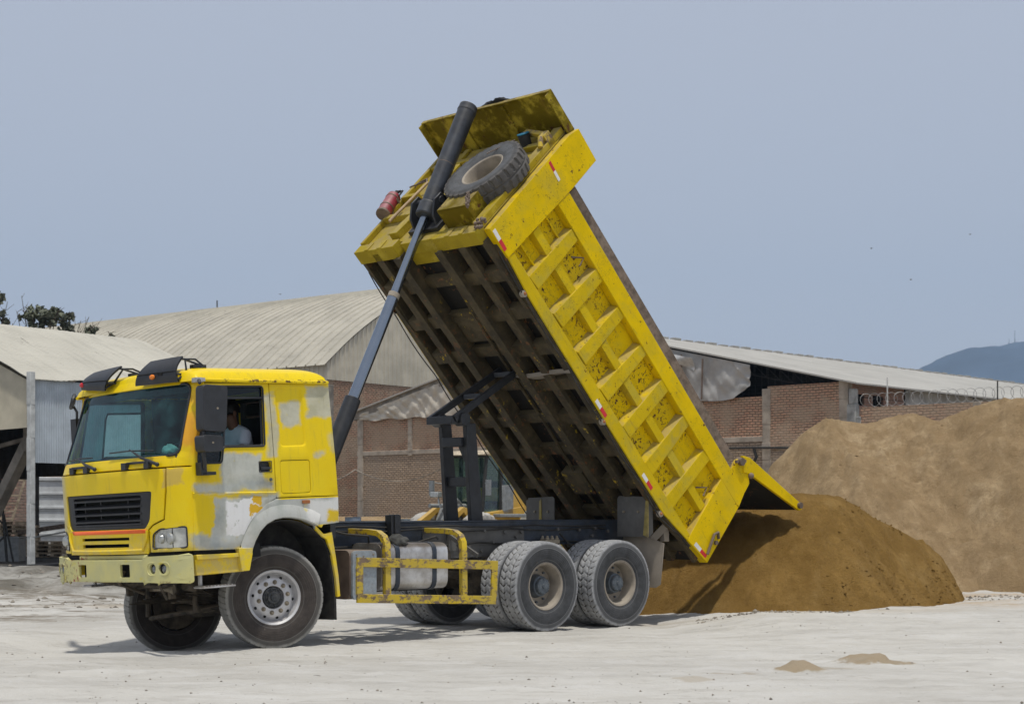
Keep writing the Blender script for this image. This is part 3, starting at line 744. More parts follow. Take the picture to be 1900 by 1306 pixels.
for v in (-.42, .12, .48): x = Fv(v)+.05; b = MB(); b.box(x, x+.01, v-.008, v+.008, 1.385, 1.70); b.build('grille_bar', M['grille'], grl)
b = MB(); b.box(-1.30, -1.22, -1.1, 1.1, 1.0, 1.94); b.box(-1.33, -1.22, -.95, .95, 1.04, 1.09); b.build('radiator_blackout', M['void'], cab)  # black box added behind the grille to block light
# wipers
for s, (pv, pz), (ev, ez), (b0, z0), (b1, z1), bl in ((0, (-1.0, 2.0), (-.50, 2.178), (-.14, 2.158), (-.90, 2.146), (-.47, -.84)), (1, (.08, 2.0), (.57, 2.14), (.83, 2.118), (.20, 2.125), (.65, .30))):
    f = front(-.045); b = MB()
    b.tube([f(pv, pz), f((pv+ev)/2, (pz+ez)/2-.01), f(ev, ez)], [.02, .016, .008], 6)
    b.tube([f(b0, z0), f((b0+b1)/2, (z0+z1)/2+.012), f(b1, z1)], .009, 5)
    b.sphere(f(pv, pz), .024, 10, 6)
    for v in bl: p = front(-.02)(v, 2.02); b.box(p[0]-.03, p[0]+.03, v-.045, v+.045, 1.965, 2.04)
    p = front(-.02)(sum(bl)/2, 2.035); b.box(p[0]-.015, p[0]+.02, min(bl), max(bl), 2.02, 2.045)
    b.build('wiper', M['black'], cab, .004)
wsh = panel('windshield', rpoly([(-1.172, 2.078), (-1.097, 2.838), (1.097, 2.838), (1.172, 2.078)], .09, 5), [], front(.012), M['ws'], truck, 0, .09, 0, CABL, FN)
b = MB(); c = rpoly([(-1.165, 2.085), (-1.09, 2.83), (1.09, 2.83), (1.165, 2.085)], .09, 5)
b.tube([front(-.002)(*p) for p in c+c[:1]], .014, 6); b.build('rubber_seal', M['black'], wsh)
cpanel('sun_strip', rpoly([(-1.098, 2.73), (-1.09, 2.83), (1.09, 2.83), (1.098, 2.73)], .02), [], front(.016), M['interior'], .003, FN, wsh, .09, 0)
# sides
arch_o = [(-.60, 1.085), (-.53, 1.19), (-.44, 1.345), (-.34, 1.455), (-.22, 1.545), (-.09, 1.59)]
for s in (-1, 1):
    NR = (0, s, 0)
    door = [(-1.145, 1.10), (-1.118, 1.97), (-.90, 2.82), (-.10, 2.825), (-.095, 1.60)]+arch_o[:-1][::-1]
    win = rpoly([(-1.045, 1.99), (-1.035, 2.09), (-.885, 2.785), (-.175, 2.79), (-.20, 2.155), (-.725, 2.155), (-.755, 1.99)], .035)
    hole = rrect(-.285, -.135, 1.888, 1.988, .015)
    dr = panel('door', door, [win, hole], sidef(s), M['cab'], truck, .05, .11, .006, CABL, NR)
    b = MB(); b.add([sidef(s, .001)(u, z) for u, z in [(-1.13, 1.695), (-.09, 1.67)]]+[sidef(s, .012)(u, z) for u, z in [(-1.13, 1.683), (-.09, 1.658)]]+[sidef(s, .0)(u, z) for u, z in [(-1.13, 1.63), (-.09, 1.61)]], [(0, 1, 3, 2), (2, 3, 5, 4)])
    b.build('door_crease', M['cab'], dr)
    b = MB(); y = s*yside(1.9)
    b.box(-.285, -.135, y-s*.04, y-s*.05, 1.888, 1.988); b.box(-.27, -.145, y-s*.02, y+s*.004, 1.905, 1.935); b.tube([(-.29, y, 1.883), (-.13, y, 1.883), (-.13, y, 1.992), (-.29, y, 1.992), (-.29, y, 1.883)], .008, 4)
    b.build('door_handle', M['black'], dr, .003)
    b = MB(); b.lathe([(s*1.248, .018), (s*1.262, .016), (s*1.263, .0001)], 12, 'y', (-.15, 0, 1.80)); b.build('lock', M['hub'], dr)
    b = MB(); c = win; b.tube([sidef(s, .001)(*p) for p in c+c[:1]], .011, 6); b.tube([sidef(s, -.01)(*p) for p in ((-.715, 2.16), (-.66, 2.60), (-.63, 2.665), (-.18, 2.67))], .013, 6); b.tube([sidef(s, -.04)(*p) for p in c+c[:1]], .020, 6); b.build('window_seal', M['black'], dr)
    panel('vent_glass', [(-1.04, 2.0), (-1.03, 2.09), (-.885, 2.78), (-.18, 2.785), (-.18, 2.68), (-.63, 2.675), (-.665, 2.62), (-.72, 2.16), (-.758, 2.0)], [], sidef(s, -.02), M['side2'], dr, 0, .2, 0, None, NR)
    if s > 0: panel('window_glass', [(-.715, 2.16), (-.66, 2.60), (-.62, 2.67), (-.18, 2.67), (-.205, 2.16)], [], sidef(s, -.028), M['side'], dr, 0, .2, 0, None, NR)
    # rear side panel
    rs = [(-.085, 1.605), (.738, 1.60), (.70, 2.82), (-.09, 2.82)]
    rec = rpoly([(-.025, 2.78), (.335, 2.785), (.35, 2.145), (.0, 2.14)], .05)
    flap = rrect(-.02, .375, 1.64, 2.0, .03)
    cpanel('side_panel', rs, [rec, flap], sidef(s), nrm=NR)
    cpanel('recess_panel', rec, [], sidef(s, -.014), nrm=NR, thick=.01)
    cpanel('locker_flap', rrect(-.014, .369, 1.646, 1.994, .027), [], sidef(s, -.003), nrm=NR, parent=cab)
    b = MB(); b.add([(p[0], s*(1.25-.035*max(0, p[1]-2)), p[1]) for p in rec]+[(p[0]*.9+.016, s*(1.236-.035*max(0, p[1]-2)), (p[1]-2.46)*.95+2.46) for p in rec], [(i, (i+1) % len(rec), len(rec)+(i+1) % len(rec), len(rec)+i) for i in range(len(rec))]); b.build('recess_edge', M['cab'], cab)
    b = MB(); b.box(-1.0, .70, s*1.10, s*1.17, 1.62, 1.66); b.build('inner_sill', M['interior'], cab)
    # skirt and wheel-arch flare
    inn = [(-.46, 1.04), (-.41, 1.15), (-.34, 1.26), (-.25, 1.34), (-.14, 1.385), (-.03, 1.40), (.085, 1.39), (.22, 1.365), (.34, 1.325), (.43, 1.285), (.49, 1.255)]
    outr = [(-.60, 1.04)]+[(a, c) for a, c in arch_o[1:]]+[(-.085, 1.594), (.735, 1.592), (.728, 1.30), (.51, 1.285)]
    cpanel('wheel_arch', outr+inn[::-1], [], sidef(s, .003), nrm=NR, thick=.03, step=.08)
    b = MB()
    for k, (yo, dz, du) in enumerate(((0.002, .085, 1), (.035, .055, 1), (.045, .0, 1), (-.10, -.012, 1))): pass
    cu = [(-.46, 1.04), (-.45, 1.08), (-.41, 1.16), (-.34, 1.26), (-.25, 1.335), (-.14, 1.38), (-.03, 1.395), (.085, 1.39), (.22, 1.365), (.34, 1.325), (.42, 1.285)]
    ring = []
    for i, (u, z) in enumerate(cu):
        a = Vector(cu[max(i-1, 0)]); c2 = Vector(cu[min(i+1, len(cu)-1)]); t = (c2-a).normalized(); nn = Vector((-t.y, t.x))
        ring.append([(u+nn.x*.13, s*1.254, z+nn.y*.13), (u+nn.x*.10, s*1.266, z+nn.y*.10), (u+nn.x*.04, s*1.279, z+nn.y*.04), (u, s*1.282, z), (u-nn.x*.008, s*1.272, z-nn.y*.008), (u, s*1.05, z)])
    vs = [p for r in ring for p in r]; m = 6
    b.add(vs, [(i*m+j, i*m+j+1, (i+1)*m+j+1, (i+1)*m+j) for i in range(len(ring)-1) for j in range(m-1)]); b.build('arch_flare', M['cab'], cab, solid=.008)
    b = MB(); b.box(.24, .34, s*1.255, s*1.272, 1.525, 1.562); b.build('side_marker', M['amber_dk'], cab, .004)
    # sill step box
    b = MB()
    b.prism([(-1.13, 1.055), (-.46, 1.04), (-.47, .98), (-.53, .845), (-1.12, .84)], 'y', s*1.23, s*1.16)
    b.prism([(-1.125, 1.055), (-.50, 1.04), (-.50, 1.0), (-1.125, 1.0)], 'y', s*1.262, s*1.23)
    b.prism([(-.62, 1.10), (-.455, 1.09), (-.45, 1.03), (-.50, .85), (-.60, .85)], 'y', s*1.285, s*1.20)
    b.build('sill', M['cab'], cab, .008)
    b = MB(); b.box(-1.125, -.3, s*1.15, s*1.21, .99, 1.13); b.build('under_sill_gap', M['void'], cab)
    b = MB(); b.box(-1.05, -.66, s*1.05, s*1.25, .70, .718)
    for k in range(9): b.box(-1.04+k*.042, -1.025+k*.042, s*1.06, s*1.24, .718, .728)
    b.box(-1.0, -.97, s*1.06, s*1.1, .72, .84); b.build('foot_step', M['alu'], cab, .003)
    # rear mudguard (yellow strip) and rubber
    b = MB(); P1 = [(.41, 1.30), (.53, 1.185), (.575, 1.185), (.645, 1.20), (.68, .95), (.705, .72), (.715, .485), (.675, .48), (.665, .70), (.625, .95), (.57, 1.12), (.50, 1.16), (.42, 1.24)]
    b.prism(P1, 'y', s*1.23, s*1.19); b.build('mudguard_edge', M['cab'], cab, .006)
    b = MB()
    arcp = [(.50, 1.16), (.57, 1.10), (.62, .95), (.66, .72), (.672, .47), (.665, .23)]
    for i in range(len(arcp)-1):
        (a, c1), (d, e) = arcp[i], arcp[i+1]
        b.add([(a, s*.78, c1), (a, s*1.19, c1), (d, s*1.19, e), (d, s*.78, e)], [(0, 1, 2, 3)])
    b.build('mud_rubber', M['rubber'], cab, solid=.03)
    b = MB()
    for i in range(9):
        t = R(205-i*16); b.add([], [])
    pts = [(.02+.66*math.cos(R(a)), .70+.66*math.sin(R(a))) for a in range(165, 14, -12)]
    for i in range(len(pts)-1):
        (a, c1), (d, e) = pts[i], pts[i+1]; b.add([(a, s*.75, c1), (a, s*1.21, c1), (d, s*1.21, e), (d, s*.75, e)], [(0, 1, 2, 3)])
    b.add([(p[0], s*.75, p[1]) for p in pts], [tuple(range(len(pts)))])
    b.build('arch_liner', M['rubber'], cab, solid=.01)
# roof
b = MB()
def roofp(a, c):
    hu = .855; uc = -.165; u = uc+hu*a; v = 1.235*c
    e = max(0, 1-abs(c)**7)**.36*max(0, 1-abs(a)**9)**.36
    bl = 1.0 if a > 0 else 1.0
    u2 = uc+(u-uc)*(1-.0*e) + (-.05*(1-c*c) if a < -.6 else 0)
    return (u2, v*(1-.012*e), 2.845+.165*e+.012*(1-c*c))
b.grid(lambda a, c: roofp(math.copysign(abs(a)**.55, a), math.copysign(abs(c)**.45, c)), 40, 36, -1, 1, -1, 1)
b.build('roof', M['cab'], cab, angle=70)
b = MB()
for s in (-1, 1):
    b.tube([(-1.03, s*1.18, 2.84), (-.93, s*1.235, 2.85), (-.3, s*1.245, 2.842), (.60, s*1.245, 2.838), (.69, s*1.225, 2.838)], .02, 6)
b.tube([(.70, -1.2, 2.838), (.70, 1.2, 2.838)], .02, 6)
b.build('drip_rail', M['cab'], cab)
panel('back_wall', [(-1.225, 1.30), (1.225, 1.30), (1.20, 2.85), (-1.20, 2.85)], [rrect(-.06, .52, 2.33, 2.76, .04)], lambda v, z: (.735-.03*(z-1.3)/1.5, v, z), M['cab'], cab, .03, .4, .01, None, (1, 0, 0))
b = MB(); b.grid(lambda a, c: (.70, a, c), 1, 1, -.06, .52, 2.33, 2.76); b.build('rear_window', M['side'], cab)
b = MB(); b.box(-1.2, .70, -1.2, 1.2, 1.40, 1.44); b.box(.62, .66, -1.2, -.06, 1.44, 2.8); b.box(.62, .66, .52, 1.2, 1.44, 2.8); b.box(.62, .66, -.06, .52, 1.44, 2.33)
b.box(-1.15, .62, -.35, .35, 1.44, 1.62); b.grid(lambda a, c: (a, c, 2.84), 1, 1, -.95, .66, -1.15, 1.15); 
for s in (-1, 1): b.box(-.07, .64, s*1.165, s*1.175, 1.44, 2.83); b.box(-1.08, -.12, s*1.13, s*1.14, 1.44, 1.96)
b.tube([(.655, -.05, 2.34), (.655, .51, 2.34), (.655, .51, 2.75), (.655, -.05, 2.75), (.655, -.05, 2.34)], .03, 6)
b.build('cab_interior', M['interior'], cab)
b = MB(); b.prism([(-1.24, 1.5), (-1.24, 2.09), (-1.05, 2.12), (-.88, 2.08), (-.80, 1.95), (-.82, 1.5)], 'y', -1.15, 1.15); b.build('dashboard', M['interior'], cab, .02)
for v in (-.62, .62):
    b = MB(); b.box(-.42, .12, v-.26, v+.26, 1.62, 1.80); b.prism([(.02, 1.75), (.16, 1.75), (.26, 2.50), (.12, 2.50)], 'y', v-.25, v+.25); b.prism([(.10, 2.52), (.20, 2.52), (.24, 2.66), (.13, 2.66)], 'y', v-.17, v+.17); b.box(-.3, .05, v-.15, v+.15, 1.44, 1.62)
    b.build('seat', M['seat'], cab, .03, seg=3)
b = MB(); c0 = Vector((-.66, -.62, 2.12)); ax = Vector((.45, 0, .9)).normalized(); e1 = Vector((0, 1, 0)); e2 = ax.cross(e1)
b.tube([c0+e1*(.23*math.cos(t))+e2*(.23*math.sin(t)) for t in np.linspace(0, 2*math.pi, 33)], .014, 8)
for t in (0, 2.1, 4.2): b.tube([c0-ax*.03, c0+e1*(.23*math.cos(t))+e2*(.23*math.sin(t))], .012, 5)
b.cyl(c0, c0-ax*.45, .03); b.build('steering_wheel', M['black'], cab)
# visors
for s, q4, lm in ((0, ((-.29, 2.862), (-.98, 2.852), (-.42, 3.108), (-.93, 3.120)), 'amber'), (1, ((1.07, 2.93), (.36, 2.862), (.90, 3.098), (.16, 3.112)), 'reflred')):
    def vf(a, c):
        (v0, z0), (v1, z1), (v2, z2), (v3, z3) = q4
        v = (v0+(v1-v0)*a)*(1-c)+(v2+(v3-v2)*a)*c; z = (z0+(z1-z0)*a)*(1-c)+(z2+(z3-z2)*a)*c
        u = Fv(v)+.31+.11*c**1.3-.045*math.sin(c*math.pi)
        return (u, v, z)
    b = MB(); b.grid(vf, 10, 8); vis = b.build('roof_visor', M['black'], truck, local=CABL, solid=.02)
    vis['label'] = 'black roof visor with amber lamp' if s == 0 else 'black roof visor with red lamp'
    b = MB(); b.tube([Vector(vf(k/10, .42))+Vector((-.014, 0, 0)) for k in range(11)], .006, 4); b.build('visor_groove', M['void'], vis)
    p = Vector(vf(.45 if s == 0 else .08, .28)); b = MB(); b.sphere((p.x-.012, p.y, p.z), .035, 12, 8, (.6, 1.35, .8)); b.build('marker_lamp', M[lm], vis)
    if s == 0: p = Vector(vf(.63, .36)); b = MB(); b.box(p.x-.014, p.x, p.y-.045, p.y+.045, p.z-.017, p.z+.012); b.build('lamp_slot', M['void'], vis, .004)
    b = MB(); e = 1.0
    for q in ((.3, -.82, 2.98), (.9, -.80, 3.02)):
        p = Vector(vf(e, q[0])); b.tube([p, (p.x+.16, p.y-.02, p.z+.0), (q[1]+.08, p.y-.03, 3.015)], .011, 5)
    p = Vector(vf(e, .1)); p2 = Vector(vf(e, .95)); b.tube([p, (p.x+.1, p.y-.02, p.z+.06), p2+Vector((.02, -.02, -.02)), (p2.x+.2, p2.y-.03, 3.03)], .013, 5)
    b.box(p2.x+.1, p2.x+.26, p2.y-.05, p2.y+.02, 3.0, 3.035)
    b.build('visor_bracket', M['black'], vis)
# bumper
def bf(off=0):
    def f(v, z):
        a = abs(v)
        return (interp(a, [0, .4, .76, .80, 1.0, 1.15, 1.24, 1.29, 1.31], [-1.50, -1.49, -1.465, -1.480, -1.44, -1.375, -1.31, -1.24, -1.20])+off, v, z+.012*(a > .78)*(z > .9))
    return f
bump = panel('bumper', rpoly([(-1.31, 1.055), (-.82, 1.045), (-.75, 1.03), (.75, 1.03), (.82, 1.045), (1.31, 1.055), (1.31, .775), (1.0, .785), (.75, .795), (-.75, .795), (-1.0, .785), (-1.31, .775)], .02, 2),
             [rrect(-.53, -.35, .845, .98, .01, 1), rrect(.35, .53, .845, .98, .01, 1)]+[[(s*vv+.045*math.cos(t), .925+.047*math.sin(t)) for t in np.linspace(0, 2*math.pi, 14)[:-1]] for s in (-1, 1) for vv in (.935, 1.06)], bf(), M['bumper'], truck, .03, .05, .006, CABL, FN)
for s in (-1, 1):
    for vv in (.935, 1.06):
        x = bf()(vv, .92)[0]+.016; b = MB(); b.lathe([(x-.012, .0001), (x-.01, .022), (x, .038), (x+.02, .05)], 20, 'x', (0, s*vv, .925)); b.build('fog_lamp', M['foglens'], bump)
    b = MB(); b.tube([bf(-.002)(s*v, z) for v, z in rrect(.86, 1.14, .865, .985, .05)+[rrect(.86, 1.14, .865, .985, .05)[0]]], .006, 5); b.build('lamp_recess_edge', M['bumper'], bump)
b = MB(); b.box(-1.36, -1.30, -.62, .62, .80, 1.0); b.build('bumper_backing', M['void'], bump)
b = MB(); b.prism([(-1.40, .8), (-1.40, -.8), (-1.30, -1.08), (-1.10, -1.2), (-1.0, -1.2), (-1.0, 1.2), (-1.10, 1.2), (-1.30, 1.08)], 'z', 1.0, 1.095); b.build('front_gap', M['void'], cab)
b = MB(); b.box(-1.43, -1.37, -.78, .60, 1.03, 1.075); b.build('upper_lip', M['bumper'], bump, .01)
# mirrors
mir = MB(); mir.prism(rpoly([(-1.10, 2.785), (-.80, 2.77), (-.845, 2.30), (-1.125, 2.31)], .05), 'y', -1.50, -1.36)
mir = mir.build('side_mirror', M['mirror_shell'], truck, .03, local=CABL, seg=3)
b = MB(); b.prism(rpoly([(-1.15, 2.27), (-.90, 2.26), (-.91, 2.10), (-1.14, 2.095)], .04), 'y', -1.52, -1.36); b.build('wide_angle_mirror', M['mirror_shell'], mir, .03, seg=3)
b = MB(); b.tube([(-1.10, -1.44, 2.80), (-1.05, -1.36, 2.835), (-1.0, -1.25, 2.84)], .02, 6); b.build('mirror_arm', M['mirror_shell'], mir, .008); b = MB(); b.tube([(-1.08, -1.44, 2.32), (-1.09, -1.43, 2.08), (-1.06, -1.40, 1.97), (-1.03, -1.32, 1.90)], .022, 6)
b.box(-1.07, -.90, -1.36, -1.25, 1.865, 1.90); b.box(-1.08, -1.01, -1.36, -1.25, 1.865, 2.0); b.build('mirror_arm', M['mirror_shell'], mir, .008)
b = MB(); b.box(-1.06, -.99, -1.33, -1.23, 2.82, 2.87); b.box(-.98, -.93, -1.29, -1.23, 2.83, 2.87); b.build('mirror_clamp', M['alu'], mir, .004)
b = MB(); b.cyl((-.94, -1.505, 2.54), (-.94, -1.497, 2.54), .012, n=10); b.cyl((-1.03, -1.525, 2.19), (-1.03, -1.517, 2.19), .012, n=10); b.build('mirror_bolt', M['spring'], mir)
b = MB(); st = len(b.v)
b.lathe([(.0, .0001), (.0, .08), (.008, .11), (.03, .115), (.05, .09), (.055, .0001)], 28, 'x'); b.xf(Matrix.Translation((-.98, 1.42, 2.83)) @ Matrix.Rotation(R(-28), 4, 'Z') @ Matrix.Rotation(R(18), 4, 'Y') @ Matrix.Diagonal((1, 1.45, .85, 1)))
fm = b.build('side_mirror', [M['mirror_shell']], truck, local=CABL)
b = MB(); b.lathe([(-.004, .0001), (-.004, .10)], 28, 'x'); b.xf(Matrix.Translation((-.98, 1.42, 2.83)) @ Matrix.Rotation(R(-28), 4, 'Z') @ Matrix.Rotation(R(18), 4, 'Y') @ Matrix.Diagonal((1, 1.45, .85, 1))); b.build('mirror_glass', M['mirrorglass'], fm)
b = MB(); b.tube([(-.97, 1.42, 2.80), (-.93, 1.38, 2.70), (-.95, 1.38, 2.30), (-.98, 1.28, 2.25)], .016, 6); b.box(-.98, -.90, 1.33, 1.45, 2.35, 2.62); b.tube([(-.97, 1.35, 2.84), (-1.0, 1.2, 2.86), (-.98, 1.1, 2.86)], .014, 6); b.build('mirror_arm', M['mirror_shell'], fm)

# ---- wheels
def tyre_bm(N, zig, depth, lug=False, nseg=10, W=.148):
    b = MB(); seg = N*nseg
    prof = [(-.105, .285), (-.128, .315), (-W, .38), (-W-.002, .44), (-W, .49), (-.143, .525)]
    tr = [(y, .560-.010*(abs(y)/.135)**2.5) for y in np.linspace(-.135, .135, 17)]
    pr = prof+tr+[(-y, r) for y, r in prof[::-1]]
    k0 = len(prof)
    vs = []
    for j, (y, r) in enumerate(pr):
        for i in range(seg):
            a = 2*math.pi*i/seg; rr = r
            f = (i/nseg)
            if k0-1 <= j <= k0+len(tr):
                if lug:
                    ph = (f+.25*(y > 0)*1.0+abs(y)*1.2) % 1.0
                    if ph < .33 and abs(y) > .03: rr -= depth
                    if abs(y) < .012: rr -= depth*.8
                else:
                    tri = abs(((y/.27*zig) % 1.0)-.5)*2
                    ph = (f+.55*tri+y*1.5) % 1.0
                    if ph < .13: rr -= depth*.8
                    if abs(abs(y)-.045) < .006 and not zig == 0: rr -= depth*.7
            elif j in (k0-2, k0-3, len(pr)-k0+1, len(pr)-k0+2) and (f % 1.0) < .16: rr -= depth*.5
            vs.append((rr*math.cos(a), y, rr*math.sin(a)))
    n = seg; L = len(pr)
    fs = [(j*n+i, j*n+(i+1) % n, (j+1)*n+(i+1) % n, (j+1)*n+i) for j in range(L-1) for i in range(n)]
    b.add(vs, fs); return b
cache = {}
def inst(key, fn, name, mat, parent, **kw):
    if key in cache:
        o = bpy.data.objects.new(name, cache[key].data); COL.objects.link(o); o.parent = parent
        for md in cache[key].modifiers:
            m2 = o.modifiers.new(md.name, md.type)
            for p in ('width', 'segments', 'limit_method', 'angle_limit', 'thickness', 'offset'):
                if hasattr(md, p): setattr(m2, p, getattr(md, p))
        return o
    o = fn().build(name, mat, parent, **kw); cache[key] = o; return o
def rim_rear():
    b = MB(); b.lathe([(-.105, .292), (-.118, .300), (-.122, .292), (-.112, .272), (-.09, .262), (-.02, .250), (.06, .245), (.065, .16), (.06, .09)], 40); return b
def hub_rear():
    b = MB(); b.lathe([(.062, .15), (.02, .135), (-.03, .125), (-.035, .105), (-.075, .100), (-.083, .09), (-.085, .03), (-.095, .028), (-.096, .0001)], 28)
    for k in range(10):
        a = 2*math.pi*k/10; b.cyl((.2*math.cos(a), .065, .2*math.sin(a)), (.2*math.cos(a), .035, .2*math.sin(a)), .014, n=6)
        b.cyl((.085*math.cos(a), -.084, .085*math.sin(a)), (.085*math.cos(a), -.092, .085*math.sin(a)), .008, n=6)
    return b
def rim_front():
    b = MB(); b.lathe([(-.10, .292), (-.115, .302), (-.12, .294), (-.105, .272), (-.06, .262), (-.035, .25), (-.045, .235), (-.068, .215), (-.082, .19), (-.082, .125), (-.06, .118), (-.03, .115)], 48)
    for k in range(10):
        a = 2*math.pi*(k+.5)/10; c, q = math.cos(a), math.sin(a)
        pass
    return b
def nut_front(k):
    b = MB(); a = 2*math.pi*(k+.5)/10; c, q = math.cos(a), math.sin(a)
    b.cyl((.166*c, -.080, .166*q), (.166*c, -.086, .166*q), .025, n=14); b.cyl((.166*c, -.086, .166*q), (.166*c, -.104, .166*q), .018, n=6); b.cyl((.166*c, -.104, .166*q), (.166*c, -.122, .166*q), .011, n=8)
    return b
def drum_front():
    b = MB(); b.lathe([(-.02, .24), (.10, .27), (.115, .27), (.12, .10), (.12, .0001)], 32); return b
def holes_front():
    b = MB()
    for k in range(10):
        a = 2*math.pi*k/10; c, q = math.cos(a), math.sin(a); s0 = len(b.v)
        b.lathe([(-.0715, .0001), (-.0725, .017)], 12, 'y', (.222*c, 0, .222*q)) if False else b.sphere((.222*c, -.062, .222*q), .018, 10, 6, (1, .6, 1))
    return b
def hub_front():
    b = MB(); b.lathe([(-.03, .113), (-.07, .110), (-.078, .095), (-.072, .085), (-.072, .070), (-.105, .066), (-.112, .055), (-.112, .04), (-.13, .036), (-.132, .0001)], 30)
    for k in range(10):
        a = 2*math.pi*k/10; b.beam((.062*math.cos(a), -.085, .062*math.sin(a)), (.108*math.cos(a), -.078, .108*math.sin(a)), .012, .012)
    return b
TR = [None]
def wheel(loc, rz, kind, near, label=None, steer=0):
    e = bpy.data.objects.new('wheel', None); COL.objects.link(e); e.parent = truck; e.empty_display_size = .2
    e.matrix_local = Matrix.Translation(Vector(loc)) @ Matrix.Rotation(steer, 4, 'Z') @ Matrix.Rotation(0 if near else math.pi, 4, 'Z') @ Matrix.Rotation(rz, 4, 'Y')
    if kind == 'f':
        inst('tf', lambda: tyre_bm(54, 0, .012), 'tyre', M['tyre_f'], e, angle=50); inst('rf', rim_front, 'rim', M['alurim'], e, angle=30); inst('hf', hub_front, 'hub', M['hubf'], e, angle=30); inst('wf', holes_front, 'hand_hole', M['void'], e); [inst('nf%d' % k, lambda k=k: nut_front(k), 'wheel_nut', M['spring'], e) for k in range(10)]; inst('df', drum_front, 'brake_drum', M['greasy'], e)
    elif kind == 'ro':
        inst('tr', lambda: tyre_bm(40, 2, .016), 'tyre', M['tyre_r'], e, angle=50); inst('rr', rim_rear, 'rim', M['rim'], e, angle=30); inst('hr', hub_rear, 'hub', M['hub'], e, angle=30)
    elif kind == 'ri':
        inst('tr', lambda: tyre_bm(40, 2, .016), 'tyre', M['tyre_r'], e, angle=50)
        inst('ri', lambda: MB().lathe([(-.11, .29), (-.10, .262), (.11, .262), (.12, .29)], 32), 'rim', M['rim'], e)
    return e
steer = R(-17.5)
wheel((0.005, -.962, .556), .1, 'f', True, steer=steer)
wheel((0.0, .985, .385), .5, 'f', False, steer=steer)
WB = 3.986
for u in (WB, WB+1.35):
    for s in (-1, 1):
        wheel((u, s*1.055, .556), random.random(), 'ro', s < 0); wheel((u, s*.715, .556), random.random(), 'ri', s < 0)
# ---- chassis
rails = []
for s in (-1, 1):
    b = MB(); y = s*.43
    b.prism([(-1.30, .86), (-1.30, 1.08), (-.6, 1.12), (.6, 1.22), (1.2, 1.345), (6.95, 1.365), (6.95, 1.06), (1.0, 1.04), (-.5, .90)], 'y', y-.006, y+.006)
    for z0, z1 in ((1.345, 1.365), (1.045, 1.06)): b.prism([(1.2, z0-.0), (6.95, z0+.012), (6.95, z1+.012), (1.2, z1)], 'y', y-s*.075, y+s*.02)
    rl = b.build('chassis_rail', M['frame'], truck, .006); rails.append(rl)
    b = MB(); b.prism(rpoly([(2.6, 1.29), (4.29, 1.30), (4.31, 1.22), (4.31, .93), (2.75, .90), (2.6, 1.0)], .03), 'y', s*.438, s*.45)
    b.build('flitch_plate', M['fish'], rl, .004)
    for u, z in [(3.0, 1.22), (3.25, 1.17), (3.6, 1.24), (3.75, 1.10), (3.95, 1.22), (4.15, 1.16), (4.24, 1.22), (3.35, 1.04), (3.55, .99), (3.2, 1.0), (4.1, .99), (5.3, 1.24), (5.55, 1.16), (5.85, 1.22), (5.6, 1.26), (4.9, 1.25)]:
        b = MB(); b.cyl((u, s*.445, z), (u, s*.475, z), .016, n=8); b.cyl((u, s*.475, z), (u, s*.485, z), .024, .018, n=8); b.build('rail_bolt', M['fish'], rl)
b = MB()
for u in (-1.0, .9, 2.5, 3.4, 4.66, 6.0, 6.9): b.box(u-.05, u+.05, -.424, .424, 1.07, 1.30 if u > 1 else 1.05)
b.build('cross_member', M['frame'], truck, .005)
b = MB(); b.box(2.02, 2.17, -.56, -.44, 1.20, 1.44); b.box(2.06, 2.13, -.58, -.46, 1.22, 1.45); b.build('bed_guide_block', M['black'], truck, .006)
b = MB(); b.box(.80, 1.0, -.8, .8, 1.28, 1.40); b.box(.78, .86, -1.0, -.5, 1.18, 1.36); b.build('cab_mount', M['black'], truck, .008)
b = MB()
for k in range(6): b.box(-.9+.06*k, .9-.06*k, -.46, -.40, .50+.0*k+k*.016, .513+k*.016); b.box(-.9+.06*k, .9-.06*k, .40, .46, .45+k*.016, .463+k*.016)
for s in (-1, 1):
    for u in (-.9, .9): b.beam((u, s*.43, .55), (u*1.05, s*.43, .90), .05, .07)
    b.box(-.09, .09, s*.36, s*.50, .42, .66)
b.build('leaf_spring', M['greasy'], truck, .003)
b = MB()
b.tube([(0, -.80, .52), (0, -.55, .44), (0, .55, .33), (0, .82, .36)], [.07, .085, .085, .07], 10, flat=.8)
b.build('front_axle', M['greasy'], truck)
b = MB()
b.tube([(-.40, -.62, .43), (-.45, .05, .36), (-.42, .80, .26)], .026, 8); b.tube([(-.1, -.78, .45), (-.40, -.66, .43)], .035, 8); b.tube([(-.1, .8, .30), (-.42, .78, .26)], .035, 8)
b.tube([(-.62, -.42, .93), (-.66, -.50, .50), (-.64, -.52, .40)], [.045, .03, .04], 8); b.tube([(-.64, -.52, .41), (-.1, -.70, .52)], .022, 8); b.tube([(-.62, .50, .74), (-.62, .52, .30)], [.04, .028], 8)
b.build('steering_linkage', M['greasy'], truck)
b = MB()
b.cyl((-1.15, 0, .80), (1.1, 0, .86), .16, .20, 14); b.box(-.75, .35, -.28, .28, .60, 1.1); b.cyl((-1.2, .35, .78), (-.5, .55, .72), .09, .12, 12); b.sphere((-.2, 0, .62), .2, 12, 8, (1.2, 1, .7))
b.tube([(-1.10, -.9, .78), (-1.0, -.4, .70), (-1.05, .2, .68), (-1.15, .85, .74)], .035, 8); b.tube([(-1.0, -.8, .80), (-.9, -.3, .64), (-.7, .3, .62), (-.5, .7, .66)], .025, 6)
b.box(-1.25, -1.1, -.55, .60, .70, .80); b.cyl((-.95, -.75, .70), (-.80, -.72, .66), .05, .03, 12)
